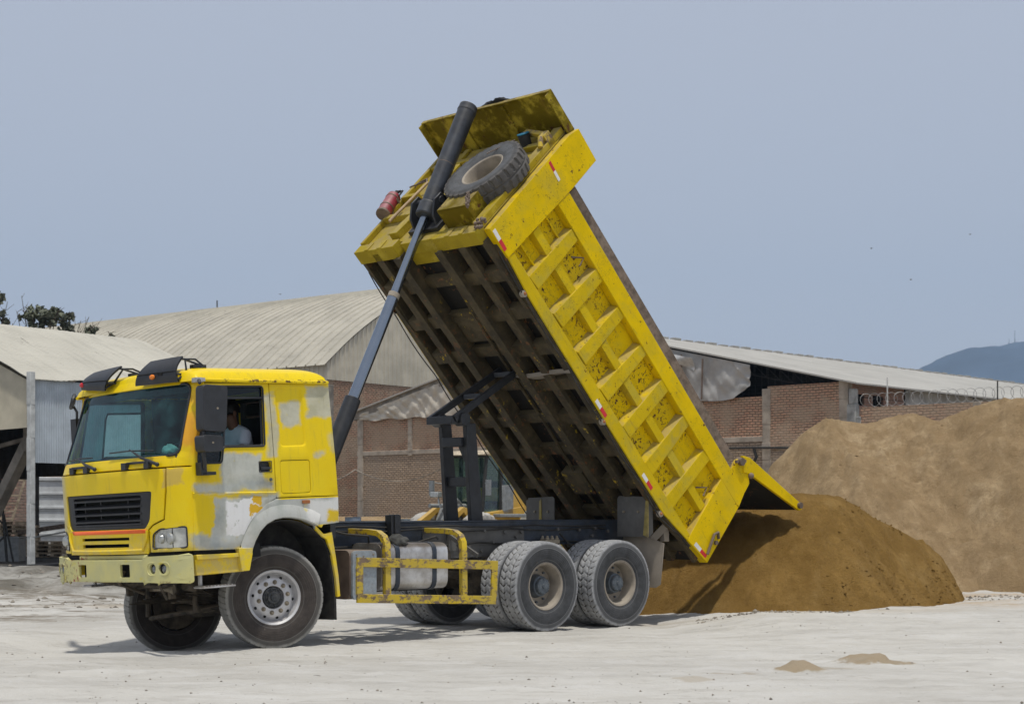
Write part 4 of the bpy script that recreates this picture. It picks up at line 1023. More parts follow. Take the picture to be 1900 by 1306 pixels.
for k in range(16):
    p = Vector((random.uniform(-1.1, .5), random.uniform(-.7, .7), random.uniform(.58, .85))); b.tube([p, p+Vector((random.uniform(-.4, .4), random.uniform(-.3, .3), random.uniform(-.06, .15))), p+Vector((random.uniform(-.5, .5), random.uniform(-.4, .4), .25))], random.uniform(.01, .025), 6)
b.box(.3, 1.2, -.35, .35, .66, 1.0); b.cyl((1.2, 0, .85), (3.8, 0, .66), .05, n=12)
b.build('engine', M['greasy'], truck, .01)
b = MB(); b.lathe([(-.12, .055), (-.04, .018), (.10, .014)], 14, 'y'); b.xf(Matrix.Translation((-1.12, -.60, .66)) @ Matrix.Rotation(R(40), 4, 'Z')); b.build('horn', M['spring'], truck)
for u in (WB, WB+1.35):
    b = MB(); b.cyl((u, -.95, .556), (u, .95, .556), .085, n=14); b.sphere((u, 0, .58), .26, 16, 10, (1, .9, 1)); b.box(u-.08, u+.08, -.56, -.44, .56, .78); b.box(u-.08, u+.08, .44, .56, .56, .78)
    b.build('rear_axle', M['greasy'], truck)
for s in (-1, 1):
    b = MB(); u0 = WB+.675
    for k in range(9):
        hl = .78-.075*k if k else .80
        b.tube([(u0+hl*t, s*.56, .86+.022*k-.12*t*t+(0 if k else 0)) for t in np.linspace(-1, 1, 9)], .04, 4, flat=.28)
    sp = b.build('leaf_pack', M['spring'], truck, .002)
    b = MB(); b.box(u0-.13, u0+.13, s*.50, s*.62, 1.07, 1.12)
    for i in (-1, 0, 1):
        for j in (-1, 1): b.cyl((u0+i*.085, s*.56+j*.045, 1.0), (u0+i*.085, s*.56+j*.045, 1.17), .016, n=8); b.cyl((u0+i*.085, s*.56+j*.045, 1.12), (u0+i*.085, s*.56+j*.045, 1.145), .028, n=6)
    b.tube([(u0-.09, s*.56, 1.08), (u0-.12, s*.58, .8)], .02, 6); b.tube([(u0+.09, s*.56, 1.08), (u0+.12, s*.58, .8)], .02, 6); b.box(u0-.11, u0+.11, s*.45, s*.66, .62, .84)
    b.build('spring_clamp', M['spring'], sp, .006)
# mudguard plates, flaps
for s in (-1, 1):
    b = MB()
    b.prism([(s*.60, 1.15), (s*1.15, 1.145), (s*1.16, 1.20), (s*1.16, 1.675), (s*.63, 1.69), (s*.60, 1.66)], 'x', 5.90, 5.915)
    b.prism([(5.915, 1.145), (5.915, 1.675), (5.98, 1.62), (5.99, 1.20)], 'y', s*1.15, s*1.16)
    pl = b.build('wheel_shield', M['fish'], truck, .004)
    b = MB(); b.prism([(s*1.075, 1.17), (s*1.165, 1.14), (s*1.165, 1.67), (s*1.12, 1.63)], 'x', 5.885, 5.897) if s < 0 else b.prism([(.84, 1.2), (.90, 1.18), (.89, 1.63), (.85, 1.66)], 'x', 5.89, 5.897)
    b.build('shield_edge', M['shieldy'], pl)
    b = MB(); b.cyl((5.88, s*.98, 1.48), (5.90, s*.98, 1.48), .018, n=10); b.cyl((5.88, s*.72, 1.48), (5.90, s*.72, 1.48), .018, n=10); b.build('shield_bolt', M['spring'], pl)
    b = MB()
    b.add([(6.0, s*.62, 1.20), (6.13, s*1.23, 1.06), (6.06, s*1.23, .52), (6.05, s*1.16, .475), (5.98, s*.62, .48), (6.02, s*1.05, 1.14)], [(0, 5, 1, 2, 3, 4)])
    fl = b.build('mudflap', M['flap'], truck, solid=.012)
    b = MB(); b.beam((6.05, s*.95, 1.0), (6.30, s*1.12, 1.30), .02, .10); b.box(6.28, 6.38, s*1.02, s*1.10, 1.08, 1.24); b.build('tail_lamp_bracket', M['flap'], fl, .006)
# battery box, tank, guard
b = MB(); b.prism(rpoly([(-1.16, .50), (-1.16, 1.05), (-.70, 1.05), (-.70, .50)], .09, 5), 'x', .93, 1.30); bx = b.build('battery_box', M['rustbox'], truck, .01, local=None)
b = MB(); b.prism(rpoly([(.95, .50), (.95, 1.045), (1.29, 1.045), (1.29, .50)], .05, 4), 'y', -1.19, -1.155)
b.build('box_cover', M['greybox'], bx, .006)
b = MB()
for u, z in ((1.0, 1.0), (1.24, 1.0), (1.1, .98)): b.cyl((u, -1.19, z), (u, -1.2, z), .01, n=8)
b.build('cover_screw', M['spring'], bx)
b = MB(); b.prism(rpoly([(-1.12, .58), (-1.12, 1.12), (-.56, 1.12), (-.56, .58)], .13, 6), 'x', 1.42, 2.42); tk = b.build('fuel_tank', M['alu'], truck, .035, seg=4)
for u in (1.655, 2.21):
    b = MB(); P = rpoly([(-1.128, .57), (-1.128, 1.128), (-.55, 1.128), (-.55, .57)], .13, 6); P = [((p[0]+.84)*1.0-.84, p[1]) for p in P]
    b.prism(P, 'x', u-.032, u+.032); b.build('tank_strap', M['frame'], tk, .004)
b = MB(); b.box(1.35, 2.4, -.9, -.45, .56, .60); b.beam((1.56, -.45, 1.1), (1.56, -.45, .56), .06, .06); b.beam((2.1, -.45, 1.1), (2.1, -.45, .56), .06, .06); b.build('tank_bracket', M['darksteel'], tk)
b = MB(); b.cyl((2.42, -.75, .80), (2.60, -.75, .80), .14, n=18); b.cyl((2.45, -.62, .95), (2.45, .62, .95), .12, n=18); b.cyl((2.8, -.62, .95), (2.8, .62, .95), .12, n=18); b.build('air_tank', M['greasy'], truck, .02)
gm = M['guard']; b = MB()
zt = lambda u: .97-.038*(u-1.03); zb = lambda u: .455+.0-.038*(u-1.0)
b.beam((1.0, -1.2, zt(1.0)-.052), (3.14, -1.2, zt(3.14)-.052), .03, .105); b.beam((1.0, -1.2, zb(1.0)+.06), (3.11, -1.2, zb(3.11)+.045), .03, .10)
b.beam((1.035, -1.2, zb(1)+.1), (1.035, -1.2, zt(1.03)-.1), .03, .09, (1, 0, 0)); b.beam((3.08, -1.2, zb(3.1)+.09), (3.09, -1.2, zt(3.1)-.1), .03, .09, (1, 0, 0))
grd = b.build('side_guard', gm, truck, .004)
for u in (1.455, 2.62):
    b = MB(); path = [(u, -.50, 1.255), (u, -.85, 1.25), (u, -1.02, 1.235), (u, -1.11, 1.19), (u, -1.155, 1.12), (u, -1.165, 1.0), (u, -1.17, zb(u)+.05)]
    for i in range(len(path)-1): b.beam(path[i], path[i+1], .10, .05, (1, 0, 0)) if False else None
    b.tube(path, .056, 4, flat=.8); b.build('guard_hoop', gm, grd, .004)
b = MB(); b.beam((3.0, -.45, 1.2), (3.0, -1.0, .95), .03, .05); b.box(2.98, 3.1, -.50, -.44, 1.0, 1.2); b.beam((3.15, -.47, 1.22), (3.25, -.5, 1.0), .02, .04); b.build('bracket', M['fish'], truck)
# stay frame
b = MB()
for s, u in ((-1, 3.69), (1, 3.66)):
    b.beam((u, s*.20, 1.36), (u-.12, s*.19, 2.62), .10, .16, (0, 1, 0)) if False else b.prism([(u-.11, 1.36), (u+.09, 1.36), (u-.04, 2.60), (u-.20, 2.60)], 'y', s*.18, s*.25)
b.beam((3.60, -.18, 1.86), (3.60, .18, 1.86), .09, .12); b.beam((3.50, -.18, 2.36), (3.50, .18, 2.36), .09, .12); b.prism([(-.18, 2.10), (-.18, 2.34), (-.04, 2.34)], 'x', 3.52, 3.58)
sf = b.build('tipping_frame', M['black'], truck, .01)
b = MB(); b.cyl((3.45, -.29, 2.64), (3.45, -.14, 2.64), .085, n=18); b.cyl((3.45, .14, 2.64), (3.45, .29, 2.64), .085, n=18); b.cyl((3.45, -.26, 2.64), (3.45, .26, 2.64), .035, n=12); b.box(3.25, 3.42, -.24, .24, 2.58, 2.68); b.build('pivot', M['black'], sf, .006)
b = MB()
for s in (-1, 1): b.beam((3.30, s*.235, 2.64), (4.50, s*.20, 3.34), .06, .085)
b.beam((3.85, -.16, 2.96), (3.85, .16, 2.96), .08, .06); b.beam((4.40, -.16, 3.27), (4.40, .16, 3.27), .12, .06)
b.build('link_arm', M['black'], sf, .006)
# hoist cylinder
def cp(z): return Vector((1.13+(z-1.3)*.4915, 0, z))
b = MB(); b.cyl(cp(5.24), cp(6.66), .113, .120, 40); hc = b.build('hoist_cylinder', M['cyl'], truck, .012)
b = MB(); b.cyl(cp(6.57), cp(6.60), .125, n=40); b.build('top_ring', M['cyl'], hc, .006)
b = MB(); b.cyl(cp(5.16), cp(5.33), .132, .128, 40); b.build('collar', M['cyl'], hc, .02)
b = MB(); b.cyl(cp(5.85), cp(5.858), .1175, n=40); b.build('weld_ring', M['rustbox'], hc, .002)
b = MB(); b.cyl(cp(4.14), cp(5.20), .056, n=32); b.build('upper_rod', M['chrome'], hc, .003)
b = MB(); b.cyl(cp(4.10), cp(4.16), .073, n=32); b.build('gland_ring', M['rim'], hc, .004)
b = MB(); b.cyl(cp(2.75), cp(4.10), .070, n=32); b.build('lower_rod', M['chrome'], hc, .003)
b = MB(); b.cyl(cp(1.25), cp(2.84), .106, .100, 32); b.build('rubber_boot', M['black'], hc, .01)
# air lines and cables along the rail and the bed edge
b = MB()
for k, (y, z, d) in enumerate(((-.47, 1.31, .02), (-.475, 1.27, .03), (-.47, 1.10, .035))):
    b.tube([(u, y, z-d*abs(math.sin(u*2.1+k))) for u in np.linspace(.9, 5.8, 50)], .011, 5)
b.tube([(.95, -.5, 1.3), (1.2, -.75, 1.22), (1.4, -.9, 1.2), (1.45, -.85, 1.12)], .014, 5); b.tube([(2.35, -.6, 1.1), (2.55, -.75, 1.18), (2.8, -.5, 1.15)], .014, 5); b.tube([(4.9, -.5, 1.2), (5.1, -.62, .95), (5.3, -.6, .75)], .014, 5)
b.build('air_line', M['rubber'], truck)
b = MB(); b.box(1.0, 1.3, -.40, .40, 1.06, 1.30); b.build('cylinder_seat', M['black'], hc, .01)

# ------------------------------------------------------------------ dump bed
bed = MB()
bed.grid(lambda a, c: (a, c, .06), 4, 4, .0, 5.72, -1.17, 1.17)          # floor
bed.grid(lambda a, c: (a, c, .075), 4, 4, .0, 5.72, -1.17, 1.17)
bed.box(.0, .03, -1.18, 1.18, .03, 2.04)                                 # head board
bed = bed.build('dump_bed', M['floor'], truck, local=BEDL)
rib = [(.874, 1.044, 1.105, .832, 1.043, .13), (1.504, 1.684, 1.10, 1.421, 1.645, .124), (2.103, 2.282, 1.08, 2.039, 2.248, .108), (2.718, 2.901, 1.07, 2.633, 2.846, .09), (3.325, 3.512, 1.058, 3.253, 3.467, .072), (3.949, 4.132, 1.034, 3.882, 4.098, .047), (4.564, 4.753, 1.02, 4.484, 4.687, .022)]
for s in (-1, 1):
    def pr(poly, a, b_): return MB().prism(poly, 'y', s*a, s*b_)
    b = MB(); b.prism([(.03, .04), (5.5, .04), (5.5, 1.1), (.03, 1.2)], 'y', s*1.150, s*1.14)
    sp = b.build('side_panel', M['cell'], bed)
    # dented sheet between the ribs
    b = MB(); b.grid(lambda a, c: (a, s*(1.158+.018*math.sin((a-.75)/.615*2*math.pi)*math.sin(c*3)+.012*fbm(np.array([a*3.0]), np.array([c*3.0+s]), 3, 4)[0]), c), 70, 14, .45, 5.18, .0, 1.15); b.build('dented_sheet', M['cell'], bed, angle=60)
    b = MB(); b.prism([(.50, 1.125), (.51, 1.385), (5.575, 1.235), (5.635, .995), (5.50, .99)], 'y', s*1.283, s*1.165); b.build('top_rail', M['bed'], bed, .008)
    b = MB(); b.prism([(.44, .005), (.46, .125), (5.18, .015), (5.2, -.07), (4.6, -.165), (3.0, -.13), (1.0, -.06)], 'y', s*1.283, s*1.255); b.build('bottom_rail', M['rib'], bed, .008)
    b = MB(); b.prism([(.12, .01), (.46, .12), (5.18, .01), (5.6, .02), (5.2, -.09), (4.6, -.18), (3.0, -.145), (1.0, -.075)], 'y', s*1.253, s*1.12); b.build('rail_liner', M['under'], bed, .008)
    b = MB(); b.prism([(.0, .0), (.445, .0), (.515, 1.49), (.515, 2.045), (.04, 2.065), (.0, 1.9)], 'y', s*1.29, s*1.18); b.build('headboard_cheek', M['bed'], bed, .008)
    b = MB(); b.prism([(5.085, 1.0), (5.175, .05), (5.20, -.07), (5.70, -.005), (5.625, .985)], 'y', s*1.288, s*1.15); b.build('rear_post', M['bed'], bed, .008)
    for (a0, a1, zt_, b0_, b1_, zb_) in rib:
        b = MB(); i = .045; jit = lambda: random.uniform(-.009, .009)
        q = [(a0, zt_), (a1, zt_), (b1_, zb_), (b0_, zb_)]
        vs = [(p[0]-(i if k in (0, 3) else -i*.3), s*1.145, p[1]) for k, p in enumerate(q)]+[(p[0]+jit(), s*(1.272+jit()*.6), p[1]+jit()) for p in q]
        b.add(vs, [(4, 5, 6, 7), (0, 1, 5, 4), (1, 2, 6, 5), (2, 3, 7, 6), (3, 0, 4, 7)]); b.build('side_rib', M['rib'], bed, .008)
    ends = [.49]+[x for r in rib for x in ((r[0]+r[3])/2, (r[1]+r[4])/2)]+[5.13]
    for k in range(0, len(ends), 2):
        u0, u1 = ends[k], ends[k+1]; zz = lambda u: .683-.033*(u-.5)
        b = MB(); b.prism([(u0+.0, zz(u0)), (u1, zz(u1)), (u1, zz(u1)-.125), (u0, zz(u0)-.125)], 'y', s*1.262, s*1.145); b.build('mid_rail', M['rib'], bed, .006)
    b = MB()
    for zc in (.93, .36): b.prism([(.47, zc), (.86, zc-.01), (.86, zc-.035), (.47, zc-.03)], 'y', s*1.21, s*1.18)
    b.build('stiffener', M['cell'], bed, .004)
    b = MB(); b.prism([(.60, 1.40), (.60, 1.655), (5.20, 1.545), (5.05, 1.25), (4.9, 1.24)], 'y', s*1.13, s*1.085); b.build('sideboard', M['wood'], bed, .004)
    b = MB()
    for u, z in ((.93, -.075), (2.98, -.14), (4.58, -.19)): b.lathe([(s*1.22, .045), (s*1.27, .045), (s*1.275, .035), (s*1.275, .022)], 16, 'y', (u, 0, z))
    b.build('lamp_socket', M['rim'], bed)
    b = MB(); b.tube([(u, s*1.262, interp(u, [.3, 1, 3, 4.6, 5.3], [-.01, -.085, -.15, -.195, -.07])-.012-.03*abs(math.sin(u*3.1))) for u in np.linspace(.3, 5.3, 60)], .008, 5); b.build('lamp_cable', M['rubber'], bed)
    b = MB()
    for u, z in ((.93, -.075), (2.98, -.14), (4.58, -.19)): b.sphere((u, s*1.272, z), .022, 10, 6)
    b.build('side_lamp', M['amber_dk'], bed)
    y0, y1 = s*1.2915, s*1.2935
    for wq, rq in (([(.05, .02), (.20, .01), (.20, .065), (.05, .075)], [(.20, .01), (.345, .0), (.345, .055), (.20, .065)]), ([(.16, 1.33), (.30, 1.318), (.30, 1.36), (.16, 1.372)], [(.03, 1.342), (.16, 1.33), (.16, 1.372), (.03, 1.384)]), ([(2.68, -.095), (2.81, -.10), (2.81, -.045), (2.68, -.04)], [(2.81, -.10), (2.95, -.105), (2.95, -.05), (2.81, -.045)]), ([(3.95, -.12), (4.08, -.125), (4.08, -.07), (3.95, -.065)], [(4.08, -.125), (4.21, -.13), (4.21, -.075), (4.08, -.07)]), ([(5.33, -.03), (5.48, -.012), (5.48, .045), (5.33, .03)], [(5.48, -.012), (5.62, .008), (5.62, .06), (5.48, .045)])):
        for q, m in ((wq, 'reflwhite'), (rq, 'reflred')):
            off = 0 if q[0][0] < .5 else (-.0035 if q[0][0] > 5 else -.0065)
            b = MB(); b.prism(q, 'y', y0+s*off-s*.003, y1+s*off); b.build('reflective_tape', M[m], bed)
    b = MB(); b.tube([(5.62, s*1.30, .38), (5.54, s*1.315, .42), (5.50, s*1.32, .34), (5.56, s*1.315, .16), (5.60, s*1.31, .06)], .02, 8); b.cyl((5.62, s*1.28, .30), (5.62, s*1.32, .30), .03, n=12); b.build('latch', M['rustbox'], bed)
for q in ((1.28, 1.03, .9), (5.0, .72, .6)):
    b = MB(); b.tube([(q[0]-.12, -1.19, q[1]-.1), (q[0], -1.24, q[1]+.02), (q[0]+.02, -1.25, q[1]-.12)], .012, 6); b.build('rope_hook', M['rustbox'], bed)
# underside
for v, w_, z0, z1 in ((.405, .09, -.16, .06), (-.405, .09, -.16, .06)):
    b = MB(); b.box(.10, 5.6, v-w_/2, v+w_/2, z0, z1); b.box(.10, 5.6, v-.07, v+.07, z0-.012, z0); b.build('long_beam', M['under'], bed, .004)
for v in (.79, -.79):
    b = MB(); b.box(.0, 5.55, v-.065, v+.065, -.13, -.06); b.box(.0, 5.55, v-.02, v+.02, -.06, .05); b.build('stringer', M['under'], bed, .004)
for i in range(9):
    u = .62+.585*i
    b = MB()
    for s in (-1, 1): b.box(u-.09, u+.09, s*.45, s*1.17, -.085, .058)
    b.box(u-.08, u+.08, -.36, .36, -.03, .058); b.build('cross_bearer', M['under'], bed, .005)
b = MB()
for s in (-1, 1): b.box(.1, 5.6, s*1.13, s*1.19, -.10, .05)
b.build('outer_sill', M['under'], bed, .005)
b = MB(); b.tube([(.4, -.12, .03), (1.6, -.10, -.05), (3.0, -.05, -.02), (4.2, .0, -.06), (5.2, .05, 0)], .025, 6); b.box(1.2, 1.6, -.3, .3, -.04, .05); b.box(3.9, 4.3, -.2, .2, -.10, .05); b.build('pipe_run', M['under'], bed)
# front header
b = MB()
for s in (-1, 1):
    b.box(-.07, .12, s*.38, s*1.175, -.13, .03); b.box(-.085, -.07, s*.62, s*.70, -.13, .03); b.box(-.085, -.07, s*.88, s*.95, -.13, .03)
b.box(-.02, .16, -.36, .36, -.03, .09); b.box(.16, .34, -.36, .36, .0, .058)
b.build('front_header', M['bedfront'], bed, .01)
b = MB(); b.grid(lambda a, c: (-.012, a, c), 2, 2, -1.175, 1.175, .04, 2.0); b.build('headboard_face', M['bedfront'], bed, solid=.012)
b = MB()
b.box(-.11, -.018, .45, 1.12, .52, .60); b.prism([(.46, .10), (.62, .10), (.52, .52), (.40, .52)], 'x', -.12, -.018); b.box(-.10, -.018, -1.16, -1.02, .04, 1.95); b.box(-.09, -.018, 1.12, 1.178, .04, 2.0)
b.box(-.09, -.018, -1.1, 1.1, 1.62, 1.70); b.box(-.08, -.018, .50, .62, .60, 1.62); b.box(-.06, -.018, -.2, -.1, 1.70, 2.0); b.box(-.06, -.018, .62, .72, 1.70, 2.0); b.box(-.12, -.018, .80, 1.12, .95, 1.02)
b.build('headboard_rib', M['bedfront'], bed, .008)
b = MB()
for s in (-1, 1): b.prism([(-.018, .16), (-.20, .22), (-.33, .38), (-.33, .52), (-.018, .64)], 'y', s*.20, s*.235)
b.cyl((-.25, -.25, .46), (-.25, .25, .46), .05, n=16); b.box(-.08, -.02, -.28, .28, .12, .70); b.build('cylinder_bracket', M['black'], bed, .006)
# canopy
b = MB(); b.box(-.56, .03, -1.225, 1.225, 2.045, 2.065)
b.box(-.56, .03, -1.225, -1.205, 1.93, 2.045); b.box(-.56, .03, 1.205, 1.225, 1.93, 2.045); b.box(-.575, -.56, -1.225, 1.225, 2.005, 2.065)
cn = b.build('canopy', M['canopy'], bed, .005)
for y_ in (-.34, .50): b = MB(); b.box(-.52, .0, y_, y_+.08, 2.02, 2.044); b.build('canopy_stiffener', M['canopy'], cn, .004)
# spare wheel
sw = bpy.data.objects.new('spare_wheel', None); COL.objects.link(sw); sw.parent = truck
sw.matrix_local = BEDL @ Matrix.Translation((-.19, -.68, .905)) @ Matrix.Rotation(R(-90), 4, 'Z') @ Matrix.Rotation(.3, 4, 'Y')
inst('ts', lambda: tyre_bm(30, 0, .022, True), 'tyre', M['tyre_s'], sw, angle=50)
b = MB(); b.lathe([(-.105, .292), (-.118, .300), (-.122, .292), (-.112, .272), (-.09, .262), (.10, .250), (.115, .28)], 40); b.build('rim', M['rim'], sw, angle=30)
b = MB(); b.grid(lambda a, c: (-.012, a, c), 1, 1, -.9, -.4, .7, 1.1); b.box(-.295, -.28, -.97, -.44, .14, .44); b.box(-.28, -.018, -.455, -.44, .14, .44); b.box(-.28, -.018, -.97, -.955, .14, .50); b.box(-.28, -.018, -.955, -.455, .14, .155); b.build('spare_carrier', M['canopy'], bed, .004)
b = MB(); 
for i in range(26):
    t = i/25; b.sphere((-.36+.02*math.sin(i*2.1), -.95-.22*t+.02*math.cos(i*1.7), .30-.30*t), .017, 6, 4)
for i in range(14): b.sphere((-.10+.03*random.uniform(-1, 1), -1.19+.05*random.uniform(-1, 1), .0+.07*random.uniform(-1, 1)), .024, 6, 4)
for i in range(16): b.sphere((-.37+.005*i, -.62-.012*i, 1.16+.022*i), .011, 6, 4)
b.build('chain', M['rustbox'], bed)
b = MB(); b.beam((-.16, -.60, 1.90), (-.16, -1.12, 1.70), .05, .07); b.cyl((-.12, -1.15, 1.48), (-.20, -1.12, 1.60), .035, n=12); b.box(-.2, -.02, -1.16, -1.06, 1.62, 1.74); b.build('spare_hoist', M['guard'], bed, .005)
b = MB(); b.cyl((-.20, -.69, 1.76), (-.03, -.69, 1.70), .075, .07, 24); hl = b.build('lidded_canister', M['darksteel'], bed, .006); b = MB(); b.cyl((-.205, -.69, 1.763), (-.225, -.69, 1.77), .08, n=24); b.build('canister_lid', M['blue'], hl, .008)  # dark canister with a blue lid on the headboard, no lamp
# rubber plate hanging below
b = MB()
def rp(a, c):
    v = -.24-1.0*a; return (2.135+.20*c*.7+.03*math.sin(a*5)*c, v, -.13-.03*math.sin(a*math.pi*2)*.7+.20*c*.7)
b.grid(rp, 14, 4); b.build('dust_flap', M['flap'], bed, solid=.05)
# tailgate
HG = Vector((5.30, 0, 1.50)); TP = Vector((6.65, 0, 2.03)); d = (TP-HG).normalized(); nrm = Vector((-d.z, 0, d.x))
def tg(t, h): p = HG+d*t+nrm*h; return (p.x, p.z)
Lg = (TP-HG).length
b = MB(); b.prism([tg(.08, -.04), tg(Lg, -.04), tg(Lg, -.01), tg(.08, -.01)], 'y', -1.24, 1.24)
gate = b.build('tailgate', M['floor'], truck, .004, local=BEDL)  # plate takes the bed floor colour, its underside shade painted in
for s in (-1, 1):
    b = MB(); b.prism([tg(-.05, .12), tg(.10, .16), tg(Lg-.02, .045), tg(Lg+.02, -.02), tg(Lg-.02, -.06), tg(.20, -.05), tg(.06, -.09)], 'y', s*1.25, s*1.20); b.build('gate_edge', M['bed'], gate, .006)
    b = MB(); b.cyl((TP.x-.06, s*1.24, TP.z-.02), (TP.x-.06, s*1.29, TP.z-.02), .045, n=14); b.build('gate_pin', M['rustbox'], gate)
b = MB()
for t in (.35, .75, 1.15): b.prism([tg(t, -.0), tg(t+.1, 0), tg(t+.1, .06), tg(t, .06)], 'y', -1.19, 1.19)
b.prism([tg(Lg-.05, -.01), tg(Lg+.02, -.01), tg(Lg+.02, .05), tg(Lg-.05, .05)], 'y', -1.19, 1.19)
b.build('gate_rib', M['bed'], gate, .006)
for s in (-1, 1):
    b = MB(); b.prism([(5.18, 1.28), (5.16, 1.45), (5.20, 1.53), (5.30, 1.555), (5.42, 1.56), (5.60, 1.44), (5.62, 1.28), (5.56, 1.235)], 'y', s*1.235, s*1.19); b.build('hinge_plate', M['bed'], bed, .008)
    b = MB(); b.cyl((5.24, s*1.19, 1.50), (5.24, s*1.285, 1.50), .055, n=14); b.build('hinge_pin', M['rustbox'], bed); b = MB(); b.sphere((5.53, s*1.25, 1.52), .045, 10, 8); b.build('hinge_knob', M['rustbox'], bed); b = MB(); b.beam((5.16, s*1.25, 1.42), (5.30, s*1.25, 1.58), .03, .04); b.build('hinge_strap', M['rustbox'], bed)

# ------------------------------------------------------------------ loose things on the truck
def on_bed(name, label, cat, loc): return thing(name, BEDW @ Matrix.Translation(Vector(loc)), label, cat)
e = on_bed('fire_extinguisher', 'worn red fire extinguisher held on the far edge of the raised bed', 'fire extinguisher', (-.15, 1.12, .56))
ax0 = Vector((0, 0, 0)); ax1 = Vector((0, .14, .46))
b = MB(); b.cyl(ax0+(ax1-ax0)*.06, ax0+(ax1-ax0)*.88, .092, n=28); b.cyl(ax0+(ax1-ax0)*.88, ax1, .092, .04, 28); b.build('bottle', M['red'], e, .012)
b = MB(); b.cyl(ax0, ax0+(ax1-ax0)*.07, .096, .098, 28); b.cyl(ax0+(ax1-ax0)*.30, ax0+(ax1-ax0)*.34, .098, n=28); b.cyl(ax0+(ax1-ax0)*.72, ax0+(ax1-ax0)*.76, .098, n=28); b.box(-.005, .14, -.03, .03, .12, .15); b.box(-.005, .14, 0, .06, .32, .35); b.build('bracket', M['rustbox'], e, .003)
b = MB(); p = ax1; b.cyl(p, p+Vector((0, .02, .06)), .03, n=12); b.tube([p+Vector((0, 0, .05)), p+Vector((0, -.10, .06)), p+Vector((0, -.12, -.06))], .012, 6); b.box(-.015, .015, -.06+p.y, .08+p.y, p.z+.05, p.z+.07); b.build('valve', M['darksteel'], e)
e = on_bed('broom', 'wooden handled broom tied upright to the dusty headboard', 'broom', (-.15, .80, .36))
b = MB(); b.cyl((0, 0, 0), (0, -.09, .80), .022, .018, 12); b.build('handle', M['handle'], e)
b = MB(); b.tube([(0, -.09, .78), (-.02, -.04, .86), (0, .14, .82)], .014, 6); b.tube([(0, -.04, .84), (0, .22, .79), (0, .26, .77)], .010, 6); b.tube([(0, .05, .84), (-.03, .07, .76), (0, .11, .72)], .007, 5); b.build('hook', M['rustbox'], e)
def crumple(name, c, sx, sy, sz, mat, label, cat, seed, mw=None, n=28, m=18):
    b = MB(); b.sphere((0, 0, 0), 1, n, m)
    for i, p in enumerate(b.v):
        x, y, z = p; k = 1+.45*fbm(np.array([x*1.7+seed]), np.array([y*1.7+z*1.3]), 4, seed)[0]+.25*fbm(np.array([x*4.+z*3]), np.array([y*4.]), 3, seed+1)[0]
        b.v[i] = (x*sx*k, y*sy*k, max(z, -.35)*sz*k)
    b.xf((mw or Matrix.Identity(4)) @ Matrix.Translation(Vector(c)))
    o = b.build(name, mat, angle=80); return tag(o, label, cat)
o = crumple('cloth', (0, 0, 0), .11, .26, .075, M['cloth'], 'black cloth draped over the top lip of the raised canopy', 'cloth', 3, Matrix.Identity(4)); o.matrix_world = BEDW @ Matrix.Translation((-.50, -.16, 2.10))
o = crumple('rag', (0, 0, 0), .13, .09, .07, M['rag'], 'crumpled dark grey rag lying on the aluminium fuel tank', 'rag', 8); o.matrix_world = CH @ Matrix.Translation((1.74, -1.02, 1.145)) @ Matrix.Rotation(R(15), 4, 'X')
def hang(a, c): return (.22*a-.05*c, -.02*c-.05*math.sin(a*7)*c*.5, -.22*c*(1-.3*abs(a-.5))+.02*math.sin(a*9))
o = crumple('plastic_bag', (0, 0, 0), .07, .10, .07, M['bag'], 'white and green plastic bag on the dashboard behind the windscreen', 'bag', 12); o.matrix_world = CABW @ Matrix.Translation((-1.08, -.80, 2.14))

# ------------------------------------------------------------------ the driver
def skin(name, joints, edges, rad, mat, parent=None, sub=2, root=0):
    me = bpy.data.meshes.new(name); me.from_pydata([Vector(j) for j in joints], edges, []); me.materials.append(mat)
    o = bpy.data.objects.new(name, me); COL.objects.link(o)
    if parent is not None: o.parent = parent
    o.modifiers.new('skin', 'SKIN')
    sv = me.skin_vertices[0].data if me.skin_vertices else None
    if sv is None:
        bm = bmesh.new(); bm.from_mesh(me); bm.verts.layers.skin.verify(); bm.to_mesh(me); bm.free(); sv = me.skin_vertices[0].data
    for i, r in enumerate(rad): sv[i].radius = (r, r) if not isinstance(r, tuple) else r; sv[i].use_root = (i == root)
    md = o.modifiers.new('sub', 'SUBSURF'); md.levels = sub; md.render_levels = sub
    return o
DV = -.66
drv = thing('person', CABW @ Matrix.Translation((-.13, DV, 1.80)), 'driver in a pale blue shirt seated at the side window of the cab', 'person')
J = [(0, 0, .08), (.02, 0, .30), (.0, 0, .52), (-.05, 0, .58), (-.08, 0, .63), (-.11, 0, .745)]          # pelvis..head
Ed = [(0, 1), (1, 2), (2, 3), (3, 4), (4, 5)]; Rd = [.15, .14, .12, .055, .07, .085]
def chain(start, pts, rs):
    prev = start
    for p, r in zip(pts, rs): J.append(p); Rd.append(r); Ed.append((prev, len(J)-1)); prev = len(J)-1
    return prev
for s in (-1, 1):
    w_ = chain(2, [(-.02, s*.17, .50), (-.12, s*.22, .30), (-.36, s*.20, .30), (-.46, s*.17, .34)], [.065, .05, .038, .03])
    for k in range(4): chain(w_, [(-.49-.01*k, s*(.19-.02*k), .37-.012*k), (-.53, s*(.185-.02*k), .40-.02*k), (-.55, s*(.17-.02*k), .37-.02*k)], [.010, .009, .008])
    chain(w_, [(-.47, s*.13, .37), (-.50, s*.115, .38)], [.011, .009])
    chain(0, [(-.12, s*.12, .06), (-.50, s*.14, .08), (-.62, s*.14, -.28), (-.76, s*.14, -.33)], [.09, .07, .05, .035])
body = skin('body', J, Ed, Rd, M['skin'], drv)
